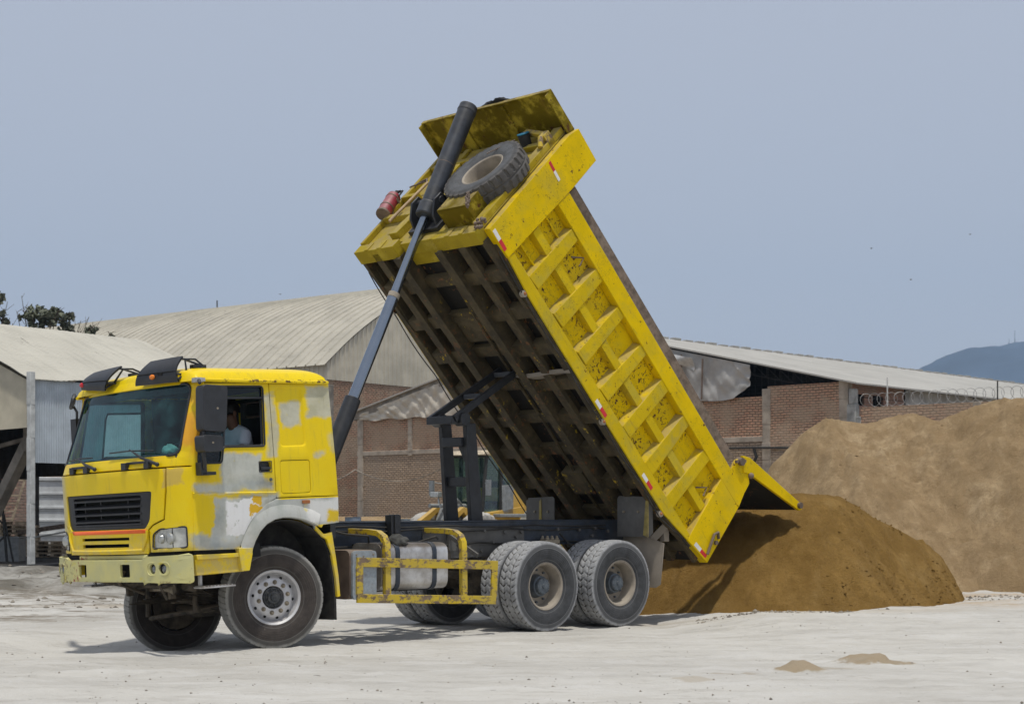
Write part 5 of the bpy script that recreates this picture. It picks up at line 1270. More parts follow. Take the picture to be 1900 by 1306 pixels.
sh = skin('shirt', [(0, 0, .05), (.02, 0, .30), (.0, 0, .53), (-.045, 0, .60)]+[(-.02, -.17, .50), (-.09, -.215, .36), (-.02, .17, .50), (-.09, .215, .36)], [(0, 1), (1, 2), (2, 3), (2, 4), (4, 5), (2, 6), (6, 7)], [.165, .155, .14, .07, .085, .075, .085, .075], M['shirt'], drv)
tr = skin('trousers', [(0, 0, .06), (-.12, -.12, .06), (-.50, -.14, .08), (-.62, -.14, -.25), (-.12, .12, .06), (-.50, .14, .08), (-.62, .14, -.25)], [(0, 1), (1, 2), (2, 3), (0, 4), (4, 5), (5, 6)], [.165, .10, .08, .06, .10, .08, .06], M['trouser'], drv)
b = MB(); b.sphere((-.095, 0, .775), .112, 20, 12, (1.05, .85, .95))
b.v = [(p[0], p[1], p[2]) for p in b.v]; b.f = [f for f in b.f if sum(b.v[i][2] for i in f)/len(f) > .745+.35*max(0, -.11-sum(b.v[i][0] for i in f)/len(f))]; b.mi = [0]*len(b.f)
b.build('hair', M['hair'], drv, solid=.01)
b = MB(); b.sphere((-.222, 0, .72), .022, 8, 6, (1.2, .7, 1.1)); b.sphere((-.10, -.098, .735), .028, 8, 6, (.8, .35, 1.2)); b.sphere((-.10, .098, .735), .028, 8, 6, (.8, .35, 1.2)); b.build('face_features', M['skin'], drv)

# ------------------------------------------------------------------ setting behind
def lframe(o, x):
    xv = Vector((x[0], x[1], 0)).normalized(); yv = Vector((0, 0, 1)).cross(xv)
    m = Matrix.Identity(4)
    for i in range(3): m[i][0] = xv[i]; m[i][1] = yv[i]
    m[0][3], m[1][3] = o[0], o[1]; return m

# --- big brick warehouse, gable towards the camera
wh = thing('warehouse', lframe((-8.5, 93), (.735, -.677)), 'long brick warehouse with low grey sheet roof and plastic tarp in its gable', 'warehouse')
Lg_ = 31.0; EV = 7.29; AP = 10.77
def rake(x): return EV+(AP-EV)*(1-abs(x-15.5)/15.5)
b = MB(); b.box(0, 27.0, 0, .3, 4.8, 6.8); b.box(27.0, 30.75, -.01, .3, 4.8, 7.22); b.box(27, 30.75, -.01, .3, 4.4, 4.8); b.build('brick_wall', M['brick'], wh)
b = MB(); b.box(-.1, 27.0, .02, .34, -.2, 4.8); b.box(27, 30.75, .02, .34, -.2, 4.4); b.build('lower_wall', M['brick_old'], wh)
b = MB(); b.box(-.1, 27.0, -.03, .3, 4.78, 5.02); b.build('ring_beam', M['concrete'], wh, .02)
def post(x, w_, z0, z1, m='concrete', y0=-.05):
    b = MB()
    n = 10; z = np.linspace(z0, z1, n)
    for i in range(n-1):
        b.box(x-w_/2-.012*((i*7) % 3), x+w_/2+.012*((i*5) % 3), y0-.008*(i % 2), .32, z[i], z[i+1])
    b.build('pillar', M[m], wh, .02)
for x, w_, z1 in ((.2, .42, 6.95), (4.15, .30, 6.75), (9.9, .3, 6.8), (16, .3, 6.8), (22.0, .35, 6.85), (26.95, .40, 7.12), (30.9, .42, 7.28)): post(x, w_, 0.0 if x > 26 or x < 1 else 4.7, z1)
# dark void behind the tarp, roof truss
b = MB(); b.prism([(0, 6.7), (31, 6.7), (31, EV), (15.5, AP), (0, EV)], 'y', 5.0, 5.1); b.box(0, 31, .35, 5, 6.6, 6.65); b.build('dark_interior', M['void'], wh)
b = MB()
for x0, x1 in ((0.3, 15.5), (15.5, 30.7)):
    n = 22
    for i in range(n):
        xa = x0+(x1-x0)*i/n; xb = x0+(x1-x0)*(i+1)/n
        b.beam((xa, .6, rake(xa)-.15), (xb, .6, rake(xb)-.15), .05, .05); b.beam((xa, .6, rake(xa)-.62), (xb, .6, rake(xb)-.62), .05, .05)
        b.beam((xa, .6, rake(xa)-.15), (xb, .6, rake(xb)-.62), .03, .03); b.beam((xb, .6, rake(xb)-.62), (xb, .6, rake(xb)-.15), .03, .03)
b.build('roof_truss', M['darksteel'], wh)
b = MB()
for i in range(24): x = 22.5+i*.35; b.beam((x, .5, 6.8), (x, .5, rake(x)-.1), .015, .015)
for k in range(8): b.beam((22.5, .5, 7.0+k*.18), (30.6, .5, min(7.0+k*.18, 7.35)), .012, .012)
b.build('wire_mesh', M['darksteel'], wh)
# tarps: pleated sheets
def tarp(x0, x1, zlo, zhi, y, mat, seed, amp=.16, parent=wh):
    def f(a, c):
        x = x0+(x1-x0)*a; lo = zlo(x); hi = zhi(x); z = lo+(hi-lo)*c
        q = .5*vn(x*1.3+c*1.5, seed)+.35*vn(x*3.4-c*2.2, seed+4)+.3*abs(vn(x*2.0+c*4.5, seed+7))+.3*vn(z*2.0+x*.6, seed+9)
        fold = abs(((x*.55-c*1.4+seed) % 1)-.5)*.9+abs(((x*1.3+c*2.3+seed) % 1)-.5)*.5+.4*vn(x*7+c*9, seed+2)
        return (x, y-amp*(.6+q+fold), z)
    b = MB(); b.grid(f, int(abs(x1-x0)*9), 22); return b.build('tarp', mat, parent, angle=25, solid=.01)
def vn(x, s): return float(vnoise(np.array([x]), np.array([s*1.37+.5]), int(s))[0])*2
tarp(.3, 10.6, lambda x: 6.72+.05*math.sin(x*3), lambda x: rake(x)-.28, -.02, M['tarp2'], 3, .14)
tarp(10.6, 19.2, lambda x: 6.75, lambda x: rake(x)-.28, -.02, M['tarp'], 9, .2)
tarp(18.8, 26.2, lambda x: 6.74+.05*math.sin(x*2)+.55*max(0, x-25.3), lambda x: min(rake(x)-.15, 9.6-.13*(x-20)), -.02, M['tarp'], 14, .14)
b = MB(); b.grid(lambda a, c: (20.2+3.0*a, -.42-.12*math.sin(a*9+c*3)-.12*vn(a*4+c, 5), rake(20.2+3*a)-.35-(1.05-.62*a+.2*math.sin(a*7))*c), 26, 12); b.build('loose_tarp', simple('pale_tarp', (.42, .42, .41), .55, var=.15), wh, angle=30, solid=.01)
for x in (20.6, 22.4, 23.6): b = MB(); b.beam((x, -.30, 6.8), (x+.05, -.28, rake(x)-.3), .06, .06); b.build('tarp_batten', M['rustbox'], wh)
# plastered strip under the left rake
b = MB(); b.prism([(-.3, EV-.55), (10.6, rake(10.6)-.45), (10.6, rake(10.6)-.05), (-.3, EV-.1)], 'y', -.12, .2); b.build('rake_beam', M['plaster'], wh, .02)
b = MB()
for s0, s1 in ((-.6, 15.5), (15.5, 31.7)):
    z = lambda x: EV+(AP-EV)*(1-abs(x-15.5)/15.5)
    ya, yb = -.30, 62
    n = 10
    for k in range(1):
        b.add([(s0, ya, z(s0)), (s1, ya, z(s1)), (s1, yb, z(s1)), (s0, yb, z(s0)), (s0, ya, z(s0)-.07), (s1, ya, z(s1)-.07), (s1, yb, z(s1)-.07), (s0, yb, z(s0)-.07)], [(0, 1, 2, 3), (7, 6, 5, 4), (0, 4, 5, 1), (2, 6, 7, 3), (1, 5, 6, 2), (3, 7, 4, 0)])
b.build('roof', M['roof_w'], wh)
b = MB()
for i in range(58): y = -.4+i*1.07; b.box(15.35, 15.65, y, y+.6, AP-.02, AP+.05+.02*(i % 3))
b.build('ridge_cap', M['roof_w'], wh, .01)
# right flank
b = MB(); b.box(30.85, 31.0, .3, 4.9, 0, 6.25); b.box(30.85, 31.0, .3, 4.9, 6.75, 7.25)
for y0, y1 in ((.3, .75), (1.5, 2.2), (3.1, 4.9)): b.box(30.85, 31.0, y0, y1, 6.25, 6.75)
b.build('flank_wall', M['brick_small'], wh)
b = MB(); b.box(30.6, 30.65, .3, 5, 6, 7.2); b.build('window_dark', M['void'], wh)
for y0, y1 in ((.75, 1.5), (2.2, 3.1)):
    b = MB(); b.box(30.86, 30.9, y0, y0+.04, 6.25, 6.75); b.box(30.86, 30.9, (y0+y1)/2-.02, (y0+y1)/2+.02, 6.25, 6.75); b.box(30.86, 30.9, y1-.04, y1, 6.25, 6.75); b.build('window', M['darksteel'], wh)
for y in (5.0, 11.5, 20, 30, 45): b = MB(); b.box(30.8, 31.05, y, y+.3, 0, 7.2); b.build('pillar', M['concrete_g'], wh, .02)
b = MB(); b.grid(lambda a, c: (31.0+.10*vn(a*40+c*2, 3)+.06*math.sin(a*90), 5.3+55*a, 5.2+1.95*c-.25*c*a), 260, 8); b.build('tarp', M['tarp'], wh, angle=30, solid=.01)
b = MB(); b.tube([(9.5, -.25, 4.7), (20, -.2, 4.55), (26.2, -.2, 4.52), (29.5, -.15, 4.42)], .05, 6); b.tube([(26.4, -.2, 4.5), (26.5, -.15, 4.1), (26.3, -.12, 3.8)], .08, 6); b.build('wall_pipe', M['darksteel'], wh)
# --- perimeter wall and razor wire to the right
pw = thing('perimeter_wall', lframe((14.45, 71.85), (.76, -.65)), 'brick perimeter wall at the right partly buried by the sand', 'wall')
b = MB(); b.box(.5, 16, 0, .25, -.2, 6.08); b.build('brickwork', M['brick'], pw)
b = MB(); b.box(-.15, .28, -.05, .3, 3, 6.25); b.box(-.05, .22, -.06, .3, 6.25, 6.9); b.box(.28, .52, -.02, .28, 3, 5.7); b.build('pillar', M['concrete_g'], pw, .03)
for x in (5.6, 11): b = MB(); b.box(x, x+.35, -.04, .29, 0, 6.1); b.build('pillar', M['concrete'], pw, .02)
rz = MB(); pts = []
for i in range(900):
    t = i/900; a = t*2*math.pi*38; pts.append((.6+15*t+.24*math.cos(a), .12+.25*math.cos(a), 6.36+.30*math.sin(a)))
rz.tube(pts, .011, 4); rz.xf(pw.matrix_world.copy()); o = rz.build('razor_wire', simple('galvanised_wire', (.30, .30, .29), .5, .3)); tag(o, 'coiled razor wire along the top of the perimeter wall', 'razor wire')
b = MB(); b.cyl((1.7, .1, 6.0), (1.7, .1, 7.3), .03, n=8); b.xf(pw.matrix_world.copy()); tag(b.build('wire_post', M['post_white']), 'pale thin post standing among the razor wire near the grey pillar', 'post', 'posts on the perimeter wall')
b = MB(); b.cyl((6.6, .1, 6.0), (6.6, .1, 6.9), .03, n=8); b.xf(pw.matrix_world.copy()); tag(b.build('wire_post', M['darksteel']), 'dark thin post standing among the razor wire farther right', 'post', 'posts on the perimeter wall')

# --- arched warehouse
aw = thing('arched_warehouse', lframe((-11, 100), (.62, .78)), 'large warehouse with a curved cream sheet roof behind the cab', 'warehouse')
RR = 27.5; SP = 18.0; E0 = 10.7
def arcz(x): return E0+math.sqrt(max(0, RR*RR-(x-SP)**2))-math.sqrt(RR*RR-SP*SP)
b = MB(); n = 44; xs_ = [-.35+(36.7)*i/n for i in range(n+1)]
rows = []
ny = 75
for k in range(ny+1):
    y0 = -.12+k*.82
    rows += [(y0, 0), (y0+.70, 0), (y0+.74, .09), (y0+.80, .09)]
vs = [(x, y, arcz(min(max(x, 0), 36))+h+(-.25 if x < 0 or x > 36 else 0)) for y, h in rows for x in xs_]
m_ = n+1
b.add(vs, [(j*m_+i, j*m_+i+1, (j+1)*m_+i+1, (j+1)*m_+i) for j in range(len(rows)-1) for i in range(n)]); b.build('roof', M['roof_arch'], aw, angle=25)
b = MB(); x = 0; k = 0; vs = []
while x < 36:
    for dx, dy in ((0, 0), (.26, 0), (.29, -.07), (.36, -.07), (.39, 0)):
        xx = min(x+dx, 36); vs.append((xx, dy, 9.6)); vs.append((xx, dy, arcz(xx)-.12))
    x += .39
b.add(vs, [(i, i+2, i+3, i+1) for i in range(0, len(vs)-2, 2)]); b.build('gable_cladding', M['cream_clad'], aw, solid=.01, angle=20)
b = MB(); vs = []; y = 0
while y < 60:
    for dy, dx in ((0, 0), (.26, 0), (.29, -.07), (.36, -.07), (.39, 0)): vs.append((dx-.02, y+dy, 9.3)); vs.append((dx-.02, y+dy, E0-.1))
    y += .39
b.add(vs, [(i, i+2, i+3, i+1) for i in range(0, len(vs)-2, 2)]); b.build('side_cladding', M['cream_clad'], aw, solid=.01, angle=20)
b = MB(); b.box(.05, 36, .05, .4, -.2, 9.62); b.box(.05, .4, .4, 60, -.2, 9.3); b.build('brick_wall', M['brick'], aw)
b = MB(); b.box(-.12, .45, -.12, .5, 0, 9.3); b.build('pillar', M['plaster'], aw, .03)
b = MB(); b.box(11.0, 11.5, -.02, .3, 8.9, 9.65); b.box(3.0, 3.5, -.1, .3, 0, 6.6); b.build('pillar', M['plaster'], aw, .02)
b = MB(); b.cyl((18, 30, arcz(18)), (18, 30, arcz(18)+1.1), .05, n=8); b.xf(aw.matrix_world.copy()); tag(b.build('roof_mast', M['darksteel']), 'short thin mast standing on the ridge of the curved roof', 'mast')
# electricity cable sagging in front of the brick
def sag(name, p0, p1, d, label, r=.03):
    p0, p1 = Vector(p0), Vector(p1); b = MB(); b.tube([p0.lerp(p1, t)-Vector((0, 0, d*4*t*(1-t))) for t in np.linspace(0, 1, 20)], r, 5); return tag(b.build(name, M['plaster']), label, 'cable')
def at(px, py, Y): x, z = ray_xz(px, py, Y); return Vector((x, Y, z))
sag('cable', at(659, 871, 90), at(860, 840, 86), 1.0, 'pale cable sagging across the old brick wall behind the frame')
sag('cable', at(625, 890, 88), at(659, 871, 90), .05, 'short pale cable rising from behind the cab to the wall corner')

# --- open shed at the left
sh_ = thing('open_shed', lframe((-13.9, 48.6), (.6, .8)), 'open sided shed with cream roof and corrugated sheet walls at the left', 'shed')
def corr(name, P0, P1, zl, zh, mat, pitch=.085, amp=.018, parent=sh_):
    P0, P1 = Vector(P0), Vector(P1); L = (P1-P0).length; n = int(L/pitch*4); d = (P1-P0)/L; nr = Vector((d.y, -d.x, 0)); vs = []
    for i in range(n+1):
        t = i/n; p = P0+(P1-P0)*t+nr*amp*math.sin(i*math.pi/2); vs += [(p.x, p.y, zl(t*L)), (p.x, p.y, zh(t*L))]
    b = MB(); b.add(vs, [(i, i+2, i+3, i+1) for i in range(0, len(vs)-2, 2)]); return b.build(name, mat, parent, angle=80)
corr('side_sheeting', (.12, .05, 0), (8.5, .05, 0), lambda s: 3.0, lambda s: 5.42, M['grey_corr'])
corr('gable_sheeting', (.05, .15, 0), (.05, 11, 0), lambda s: 4.02-.02*s, lambda s: 5.42+2.2*(1-abs(s+.15-5.5)/5.5)-.12, M['tan_corr'])
corr('back_sheeting', (8.5, .1, 0), (8.5, 11, 0), lambda s: 2.9, lambda s: 5.42+2.2*(1-abs(s-5.5)/5.5)-.1, M['darksteel'], .3)
corr('back_sheeting', (0, 11, 0), (8.5, 11, 0), lambda s: 2.8, lambda s: 5.4, M['darksteel'], .3)
b = MB()
def rf(a, c):
    x = -.07+8.8*a; y = -.07+11.3*c; z = 5.48+2.2*(1-abs(y-5.5)/5.5)+.05*vn(x*1.1, 6)*(1 if c < .05 else .3)+.008*math.sin(x*30)
    return (x, y, z)
b.grid(rf, 90, 24); b.build('roof', M['shed_roof'], sh_, angle=30, solid=.02)
def spost(x, y, z1, m, w_=.13):
    b = MB(); zs = np.linspace(-.1, z1, 7)
    for i in range(6): b.box(x-w_-.01*(i % 2), x+w_, y-w_, y+w_+.008*(i % 2), zs[i], zs[i+1])
    b.box(x-w_*1.8, x+w_*1.8, y-w_*1.8, y+w_*1.8, -.1, .03)
    b.build('post', M[m], sh_, .01)
spost(0, 0, 5.62, 'post_white', .085); spost(4.2, .1, 3.1, 'darksteel', .10); spost(8.4, .1, 5.3, 'darksteel'); spost(0, 5.5, 4.2, 'darksteel'); spost(0, 11, 5.3, 'darksteel'); spost(8.4, 10.9, 5.3, 'darksteel')
b = MB(); b.beam((0.2, .4, 5.3), (8.4, .4, 5.3), .15, .2); b.beam((.3, .5, 5.3), (.3, 10.8, 5.3), .15, .2); b.beam((1.2, 1.0, 3.9), (1.6, 6.5, 3.2), .12, .12); b.beam((.9, 3.0, 1.5), (1.0, 1.0, 4.2), .34, .3); b.build('beam', M['plaster'], sh_, .02)
b = MB(); b.cyl((.9, 1.2, 4.05), (.9, 1.2, 3.45), .22, n=14); b.sphere((.9, 1.2, 3.42), .22, 12, 6, (1, 1, .4)); b.build('light_shade', M['plaster'], sh_)
# things in and behind the shed
def rot(x, y, z=0, a=0): return Matrix.Translation((x, y, z)) @ Matrix.Rotation(a, 4, 'Z')
cx, cz = ray_xz(66, 884, 66)
ct = thing('container', rot(ray_xz(20, 884, 66)[0], 66, 0, R(8)), 'pale grey ribbed container standing behind the open shed', 'container')
b = MB(); b.box(0.6, 9, 0, 2.4, .4, 3.0); b.build('body', M['cont'], ct, .02)
b = MB()
for z in (.7, 1.25, 1.75, 2.3): b.box(.6, 9, -.05, -.002, z, z+.09)
b.box(.6, 9, -.06, -.002, 2.86, 2.98)
for z in (1.18, 1.68, 2.23): b.box(.6, 9, -.03, -.002, z, z+.035)
b.build('rail', M['cont'], ct, .01)
p = at(2, 1000, 67); bw = MB(); bw.box(-3.2, 1.35, 0, .3, 0, 3.0); o = bw.build('brick_wall', M['brick_small']); o.matrix_world = rot(p.x, 67.2); tag(o, 'pale brick wall piece seen behind the wooden ladder', 'wall')
p = at(18, 1000, 64); ld = thing('ladder', rot(p.x, 64, 0), 'wooden ladder leaning beside the stacked pallets', 'ladder')
b = MB()
for s in (-.22, .22): b.beam((s-.35, 0, .6), (s+.30, .3, 2.95), .07, .08)
b.build('rail', M['pallet'], ld)
for i in range(8): b = MB(); t = (i+.6)/8; b.beam((-.22-.35+.65*t, .3*t-.02, .6+2.35*t), (.22-.35+.65*t, .3*t-.02, .6+2.35*t), .05, .05); b.build('rung', M['pallet'], ld)
pal = None
def pallet(x, y, z, a, label):
    global pal
    if pal is None:
        pal = thing('pallet', rot(x, y, z, a), label, 'pallet', 'pallets stacked in the shed')
        b = MB()
        for i in range(6): b.box(-.6, .6, -.5+i*.18, -.39+i*.18, .11, .13)
        b.build('top_board', M['pallet'], pal)
        b = MB()
        for i in (-1, 0, 1): b.box(-.6, .6, i*.42-.05, i*.42+.05, 0, .02)
        b.build('base_board', M['pallet'], pal)
        for i in (-1, 0, 1):
            b = MB(); b.box(i*.52-.05, i*.52+.05, -.5, .5, .02, .11); b.build('stringer', M['pallet'], pal)
        return
    c = copy_tree(pal); c.matrix_world = rot(x, y, z, a); c['label'] = label
ST = [(12, 60.5, 9, 'stack left of the ladder foot'), (36, 60, 8, 'stack just left of the white post'), (82, 60, 4, 'low stack right of the white post'), (104, 59.5, 4, 'stack nearest the lorry nose')]
hn = ['lowest', 'second lowest', 'third', 'fourth', 'fifth', 'sixth', 'seventh', 'eighth', 'ninth']
for px, Y, n, nm in ST:
    x = (px-950)/3120*Y
    for k in range(n): pallet(x+random.uniform(-.04, .04), Y+random.uniform(-.05, .05), .02+k*.14, R(random.uniform(-8, 8)), '%s pallet from the ground in the %s' % (hn[k], nm) if k < n-1 else 'topmost pallet in the %s' % nm)
for i, (px, Y, z, ry, nm) in enumerate(((92, 59.6, .95, -8, 'long weathered plank lying slantwise over the right pallets'), (98, 59.2, .80, -10, 'pale lower plank lying slantwise over the right pallets'))):
    b = MB(); b.box(-1.1, 1.1, -.15, .15, 0, .16 if i == 0 else .05); o = b.build('plank', M['wood'] if i == 0 else M['post_white'], bevel=.01); o.matrix_world = rot((px-950)/3120*Y, Y, z) @ Matrix.Rotation(R(ry), 4, 'Y'); tag(o, nm, 'plank')
p = at(17, 1040, 54); b = MB(); b.box(-.9, .42, -.4, .4, 0, .78); b.box(-.93, .45, -.43, .43, .74, .80); o = b.build('bin', M['ldr_grey'], bevel=.01); o.matrix_world = rot(p.x, 54); tag(o, 'dark grey steel bin standing under the shed at the left edge', 'bin')
p = at(3, 900, 53); tr_ = MB()
tr_.beam((0, 0, 0), (-.25, 0, 3.0), .07, .07); tr_.beam((-.1, 0, 1.2), (-1.6, .2, 2.4), .05, .05); tr_.beam((0, 0, .9), (-.9, .1, 0), .05, .05); tr_.beam((.2, 0, 0), (-.1, 0, 1.5), .05, .05)
o = tr_.build('scaffold_frame', M['darksteel']); o.matrix_world = rot((13-950)/3120*53, 53); tag(o, 'dark steel scaffold frame leaning under the shed at the left edge', 'scaffold')
b = MB(); b.tube([at(-20, 1053, 46), at(30, 1051, 46.5), at(70, 1049, 47), at(112, 1047, 47.5), at(160, 1046, 48)], .05, 6); tag(b.build('hose', M['cloth']), 'black hose lying along the ground in front of the open shed', 'hose')

# --- trees behind the shed roof
def leafcloud(b, c, r, n, size, sq=.8):
    for i in range(n):
        d = Vector((random.gauss(0, 1), random.gauss(0, 1), random.gauss(0, 1))).normalized()*r*random.random()**.5; d.z *= sq
        p = Vector(c)+d; s = size*random.uniform(.6, 1.5)
        u = Vector((random.uniform(-1, 1), random.uniform(-1, 1), random.uniform(-1, 1))).normalized(); v = u.orthogonal().normalized()
        b.add([p-u*s-v*s*.5, p+u*s-v*s*.4, p+u*s*.8+v*s*.6, p-u*s*.7+v*s*.5], [(0, 1, 2, 3)])
def tree(base, top, blobs, label, seed, twigs, lsize=.09, dens=1.0, cat='tree'):
    random.seed(seed); t = thing('tree' if cat == 'tree' else 'shrub', Matrix.Translation(base), label, cat)
    b = MB(); T = Vector(top)-Vector(base); f = Vector((0, 0, T.z*.45)); b.tube([(0, 0, 0), f*.6+Vector((.05, 0, 0)), f], [.16, .12, .09], 7)
    for c, r, n in blobs:
        p = Vector(c)-Vector(base); mid = f.lerp(p, .5)+Vector((random.uniform(-.2, .2), 0, -.1)); b.tube([f, mid, p], [.06, .035, .015], 5)
        for k in range(5): q = p+Vector((random.uniform(-1, 1), random.uniform(-1, 1), random.uniform(-.6, .9)))*r; b.tube([p, p.lerp(q, .5)+Vector((0, 0, .05)), q], [.02, .014, .008], 4)
    for c in twigs:
        p = Vector(c)-Vector(base); s_ = f.lerp(p, .6); b.tube([f, s_+Vector((.1, 0, .1)), p], [.05, .03, .012], 4)
        for k in range(7):
            q0 = s_.lerp(p, random.uniform(.2, 1)); q = q0+Vector((random.uniform(-.5, .5), random.uniform(-.4, .4), random.uniform(.0, .6))); b.tube([q0, q], [.012, .006], 3)
    b.build('trunk', M['bark'], t)
    b = MB()
    for c, r, n in blobs:
        for k in range(7):
            cc = Vector(c)-Vector(base)+Vector((random.uniform(-1, 1), random.uniform(-1, 1), random.uniform(-.8, .8)))*r*.75
            leafcloud(b, cc, r*.38, int(n*dens/11), lsize)
    b.build('crown', M['leaf'], t, doubles=False)
YT = 72
P = lambda px, py, Y=YT: at(px, py, Y)
tree((P(70, 960).x, YT, 0), P(85, 585), [(P(46, 580), .42, 240), (P(64, 592), .42, 240), (P(85, 579), .48, 330), (P(104, 585), .50, 360), (P(94, 602), .5, 200), (P(122, 593), .38, 230), (P(126, 610), .32, 150), (P(66, 607), .4, 150)], 'bushy sparse tree rising behind the left shed roof', 5, [P(40, 549), P(31, 578), P(150, 595), P(165, 588), P(140, 600)])
tree((P(-10, 960).x, YT-3, 0), P(-5, 560), [(P(2, 553, YT-3), .25, 120), (P(6, 590, YT-3), .32, 150), (P(-25, 560, YT-3), .6, 300), (P(-20, 590, YT-3), .6, 300)], 'half bare tree at the left edge of the picture', 8, [P(14, 560, YT-3), P(10, 575, YT-3), P(18, 590, YT-3), P(24, 600, YT-3)])
tree((P(170, 960, 66).x, 66, 0), P(170, 612, 66), [(P(168, 614, 66), .24, 120), (P(176, 611, 66), .22, 110), (P(204, 621, 66), .2, 90), (P(163, 613, 66), .16, 60)], 'small dry shrub top showing over the shed ridge', 11, [P(150, 615, 66), P(172, 598, 66)], .06, 1.0, 'shrub')

# --- wheel loader behind the frame
lw = lframe((-.78, 50.0), (-.62, -.785)); ldr = thing('wheel_loader', lw, 'amber wheel loader parked behind the raised bed with a green tinted cab', 'wheel loader')
b = MB(); b.prism([(-2.9, 1.05), (-2.9, 2.1), (-2.7, 2.25), (-.82, 2.32), (-.82, 1.05)], 'y', -.75, .75); b.build('engine_hood', M['ldr'], ldr, .05)
b = MB(); b.prism([(-.80, 1.0), (-.80, 1.75), (.95, 1.55), (1.05, 1.0)], 'y', -.85, .85); b.prism([(-3.0, .8), (-3.0, 1.1), (-.7, 1.1), (-.7, .8)], 'y', -.8, .8); b.prism([(-.85, 1.1), (-.85, 2.32), (-.22, 2.30), (-.22, 1.1)], 'y', -.82, .82); b.build('chassis', M['ldr'], ldr, .03)
b = MB(); b.prism([(-.78, 3.22), (-.70, 3.36), (1.0, 3.36), (1.12, 3.22)], 'y', -.82, .82); b.build('cab_roof', simple('cream_cab_roof', (.55, .46, .33), .6), ldr, .04)
b = MB()
for s in (-1, 1):
    b.beam((-.72, s*.74, 1.7), (-.70, s*.74, 3.25), .09, .09); b.beam((.30, s*.76, 1.3), (.22, s*.76, 3.25), .12, .07); b.beam((1.05, s*.72, 1.5), (.85, s*.72, 3.25), .08, .08); b.beam((-.7, s*.75, 1.85), (.3, s*.75, 1.85), .07, .10)
b.beam((.85, -.72, 3.2), (.85, .72, 3.2), .08, .08); b.build('cab_frame', M['darksteel'], ldr, .01)
b = MB()
for s in (-1, 1): b.add([(-.68, s*.75, 2.3), (.25, s*.75, 1.9), (.2, s*.75, 3.2), (-.66, s*.75, 3.2)], [(0, 1, 2, 3)]); b.add([(.32, s*.75, 1.5), (1.0, s*.72, 1.6), (.85, s*.72, 3.2), (.25, s*.75, 3.2)], [(0, 1, 2, 3)])
b.add([(1.04, -.7, 1.6), (1.04, .7, 1.6), (.88, .7, 3.2), (.88, -.7, 3.2)], [(0, 1, 2, 3)]); b.add([(-.72, -.7, 2.0), (-.72, .7, 2.0), (-.72, .7, 3.2), (-.72, -.7, 3.2)], [(0, 1, 2, 3)]); b.build('cab_glass', M['ldr_glass'], ldr)
b = MB(); b.box(-.55, .05, -.3, .3, 1.3, 1.9); b.box(-.6, -.4, -.28, .28, 1.8, 2.5); b.build('seat', M['seat'], ldr, .05)
b = MB(); b.prism([(-.25, 1.5), (-.25, 2.35), (.26, 2.35), (.26, 1.62), (.2, 1.5)], 'y', .80, .85); b.prism([(-.25, 2.35), (-.25, 3.2), (-.20, 3.2), (-.20, 2.35)], 'y', .80, .85); b.build('cab_door', M['ldr_grey'], ldr, .02)
for s in (-1, 1):
    b = MB(); b.prism([(-2.4, 1.35), (-2.2, 1.62), (-.9, 1.62), (-.6, 1.40), (-.4, 1.0), (-.5, .98), (-.75, 1.35), (-1.0, 1.54), (-2.1, 1.54), (-2.3, 1.3)], 'y', s*.80, s*1.30); b.build('fender', M['ldr_grey'], ldr, .02)
    b = MB(); b.box(-.55, .7, s*.82, s*1.12, 1.42, 1.52); b.build('step_rail', M['ldr_grey'], ldr, .02)
    b = MB(); b.tube([(1.0, s*.8, 2.4), (1.2, s*1.05, 2.45), (1.2, s*1.08, 2.1)], .02, 5); b.box(1.17, 1.24, s*1.0, s*1.16, 2.05, 2.5); b.build('mirror', M['ldr_grey'], ldr)
    b = MB(); b.prism([(1.2, 1.0), (1.35, 1.62), (1.7, 1.72), (2.9, 1.1), (3.4, .55), (3.2, .45), (2.6, .95), (1.7, 1.55)], 'y', s*.42, s*.58); b.build('lift_arm', M['ldr'], ldr, .02)
    b = MB(); b.cyl((1.3, s*.35, 1.3), (2.4, s*.35, 1.0), .07, n=12); b.cyl((1.2, s*.2, 1.75), (2.3, s*.2, 1.75), .06, n=12); b.build('ram', M['ldr_grey'], ldr)
    b = MB(); b.box(1.35, 1.55, s*.55, s*.85, 2.0, 2.16); b.beam((1.4, s*.6, 1.5), (1.4, s*.65, 2.0), .05, .05); b.build('work_lamp', M['lens'], ldr, .02)
    for x in (-1.5, 1.5):
        e = bpy.data.objects.new('wheel', None); COL.objects.link(e); e.parent = ldr; e.matrix_local = Matrix.Translation((x, s*1.0, .78))
        def lt():
            b = MB(); N = 22; sg = N*6; vs = []
            pr = [(-.22, .40), (-.27, .55), (-.26, .70), (-.22, .76), (-.12, .79), (0, .79), (.12, .79), (.22, .76), (.26, .70), (.27, .55), (.22, .40)]
            for j, (y, r) in enumerate(pr):
                for i in range(sg):
                    a = 2*math.pi*i/sg; g_ = ((i/6+abs(y)*2.5) % 1) < .42
                    rr = r-(.05 if g_ and 2 < j < 8 else 0); vs.append((rr*math.cos(a), y, rr*math.sin(a)))
            b.add(vs, [(j*sg+i, j*sg+(i+1) % sg, (j+1)*sg+(i+1) % sg, (j+1)*sg+i) for j in range(10) for i in range(sg)]); return b
        inst('lt', lt, 'tyre', M['ldr_tyre'], e, angle=40)
        inst('lr', lambda: MB().lathe([(-.2, .40), (-.12, .36), (-.1, .15), (-.16, .12), (-.16, .0001)], 24).lathe([(.2, .40), (.12, .36), (.1, .15), (.16, .12), (.16, .0001)], 24), 'rim', M['ldr'], e)
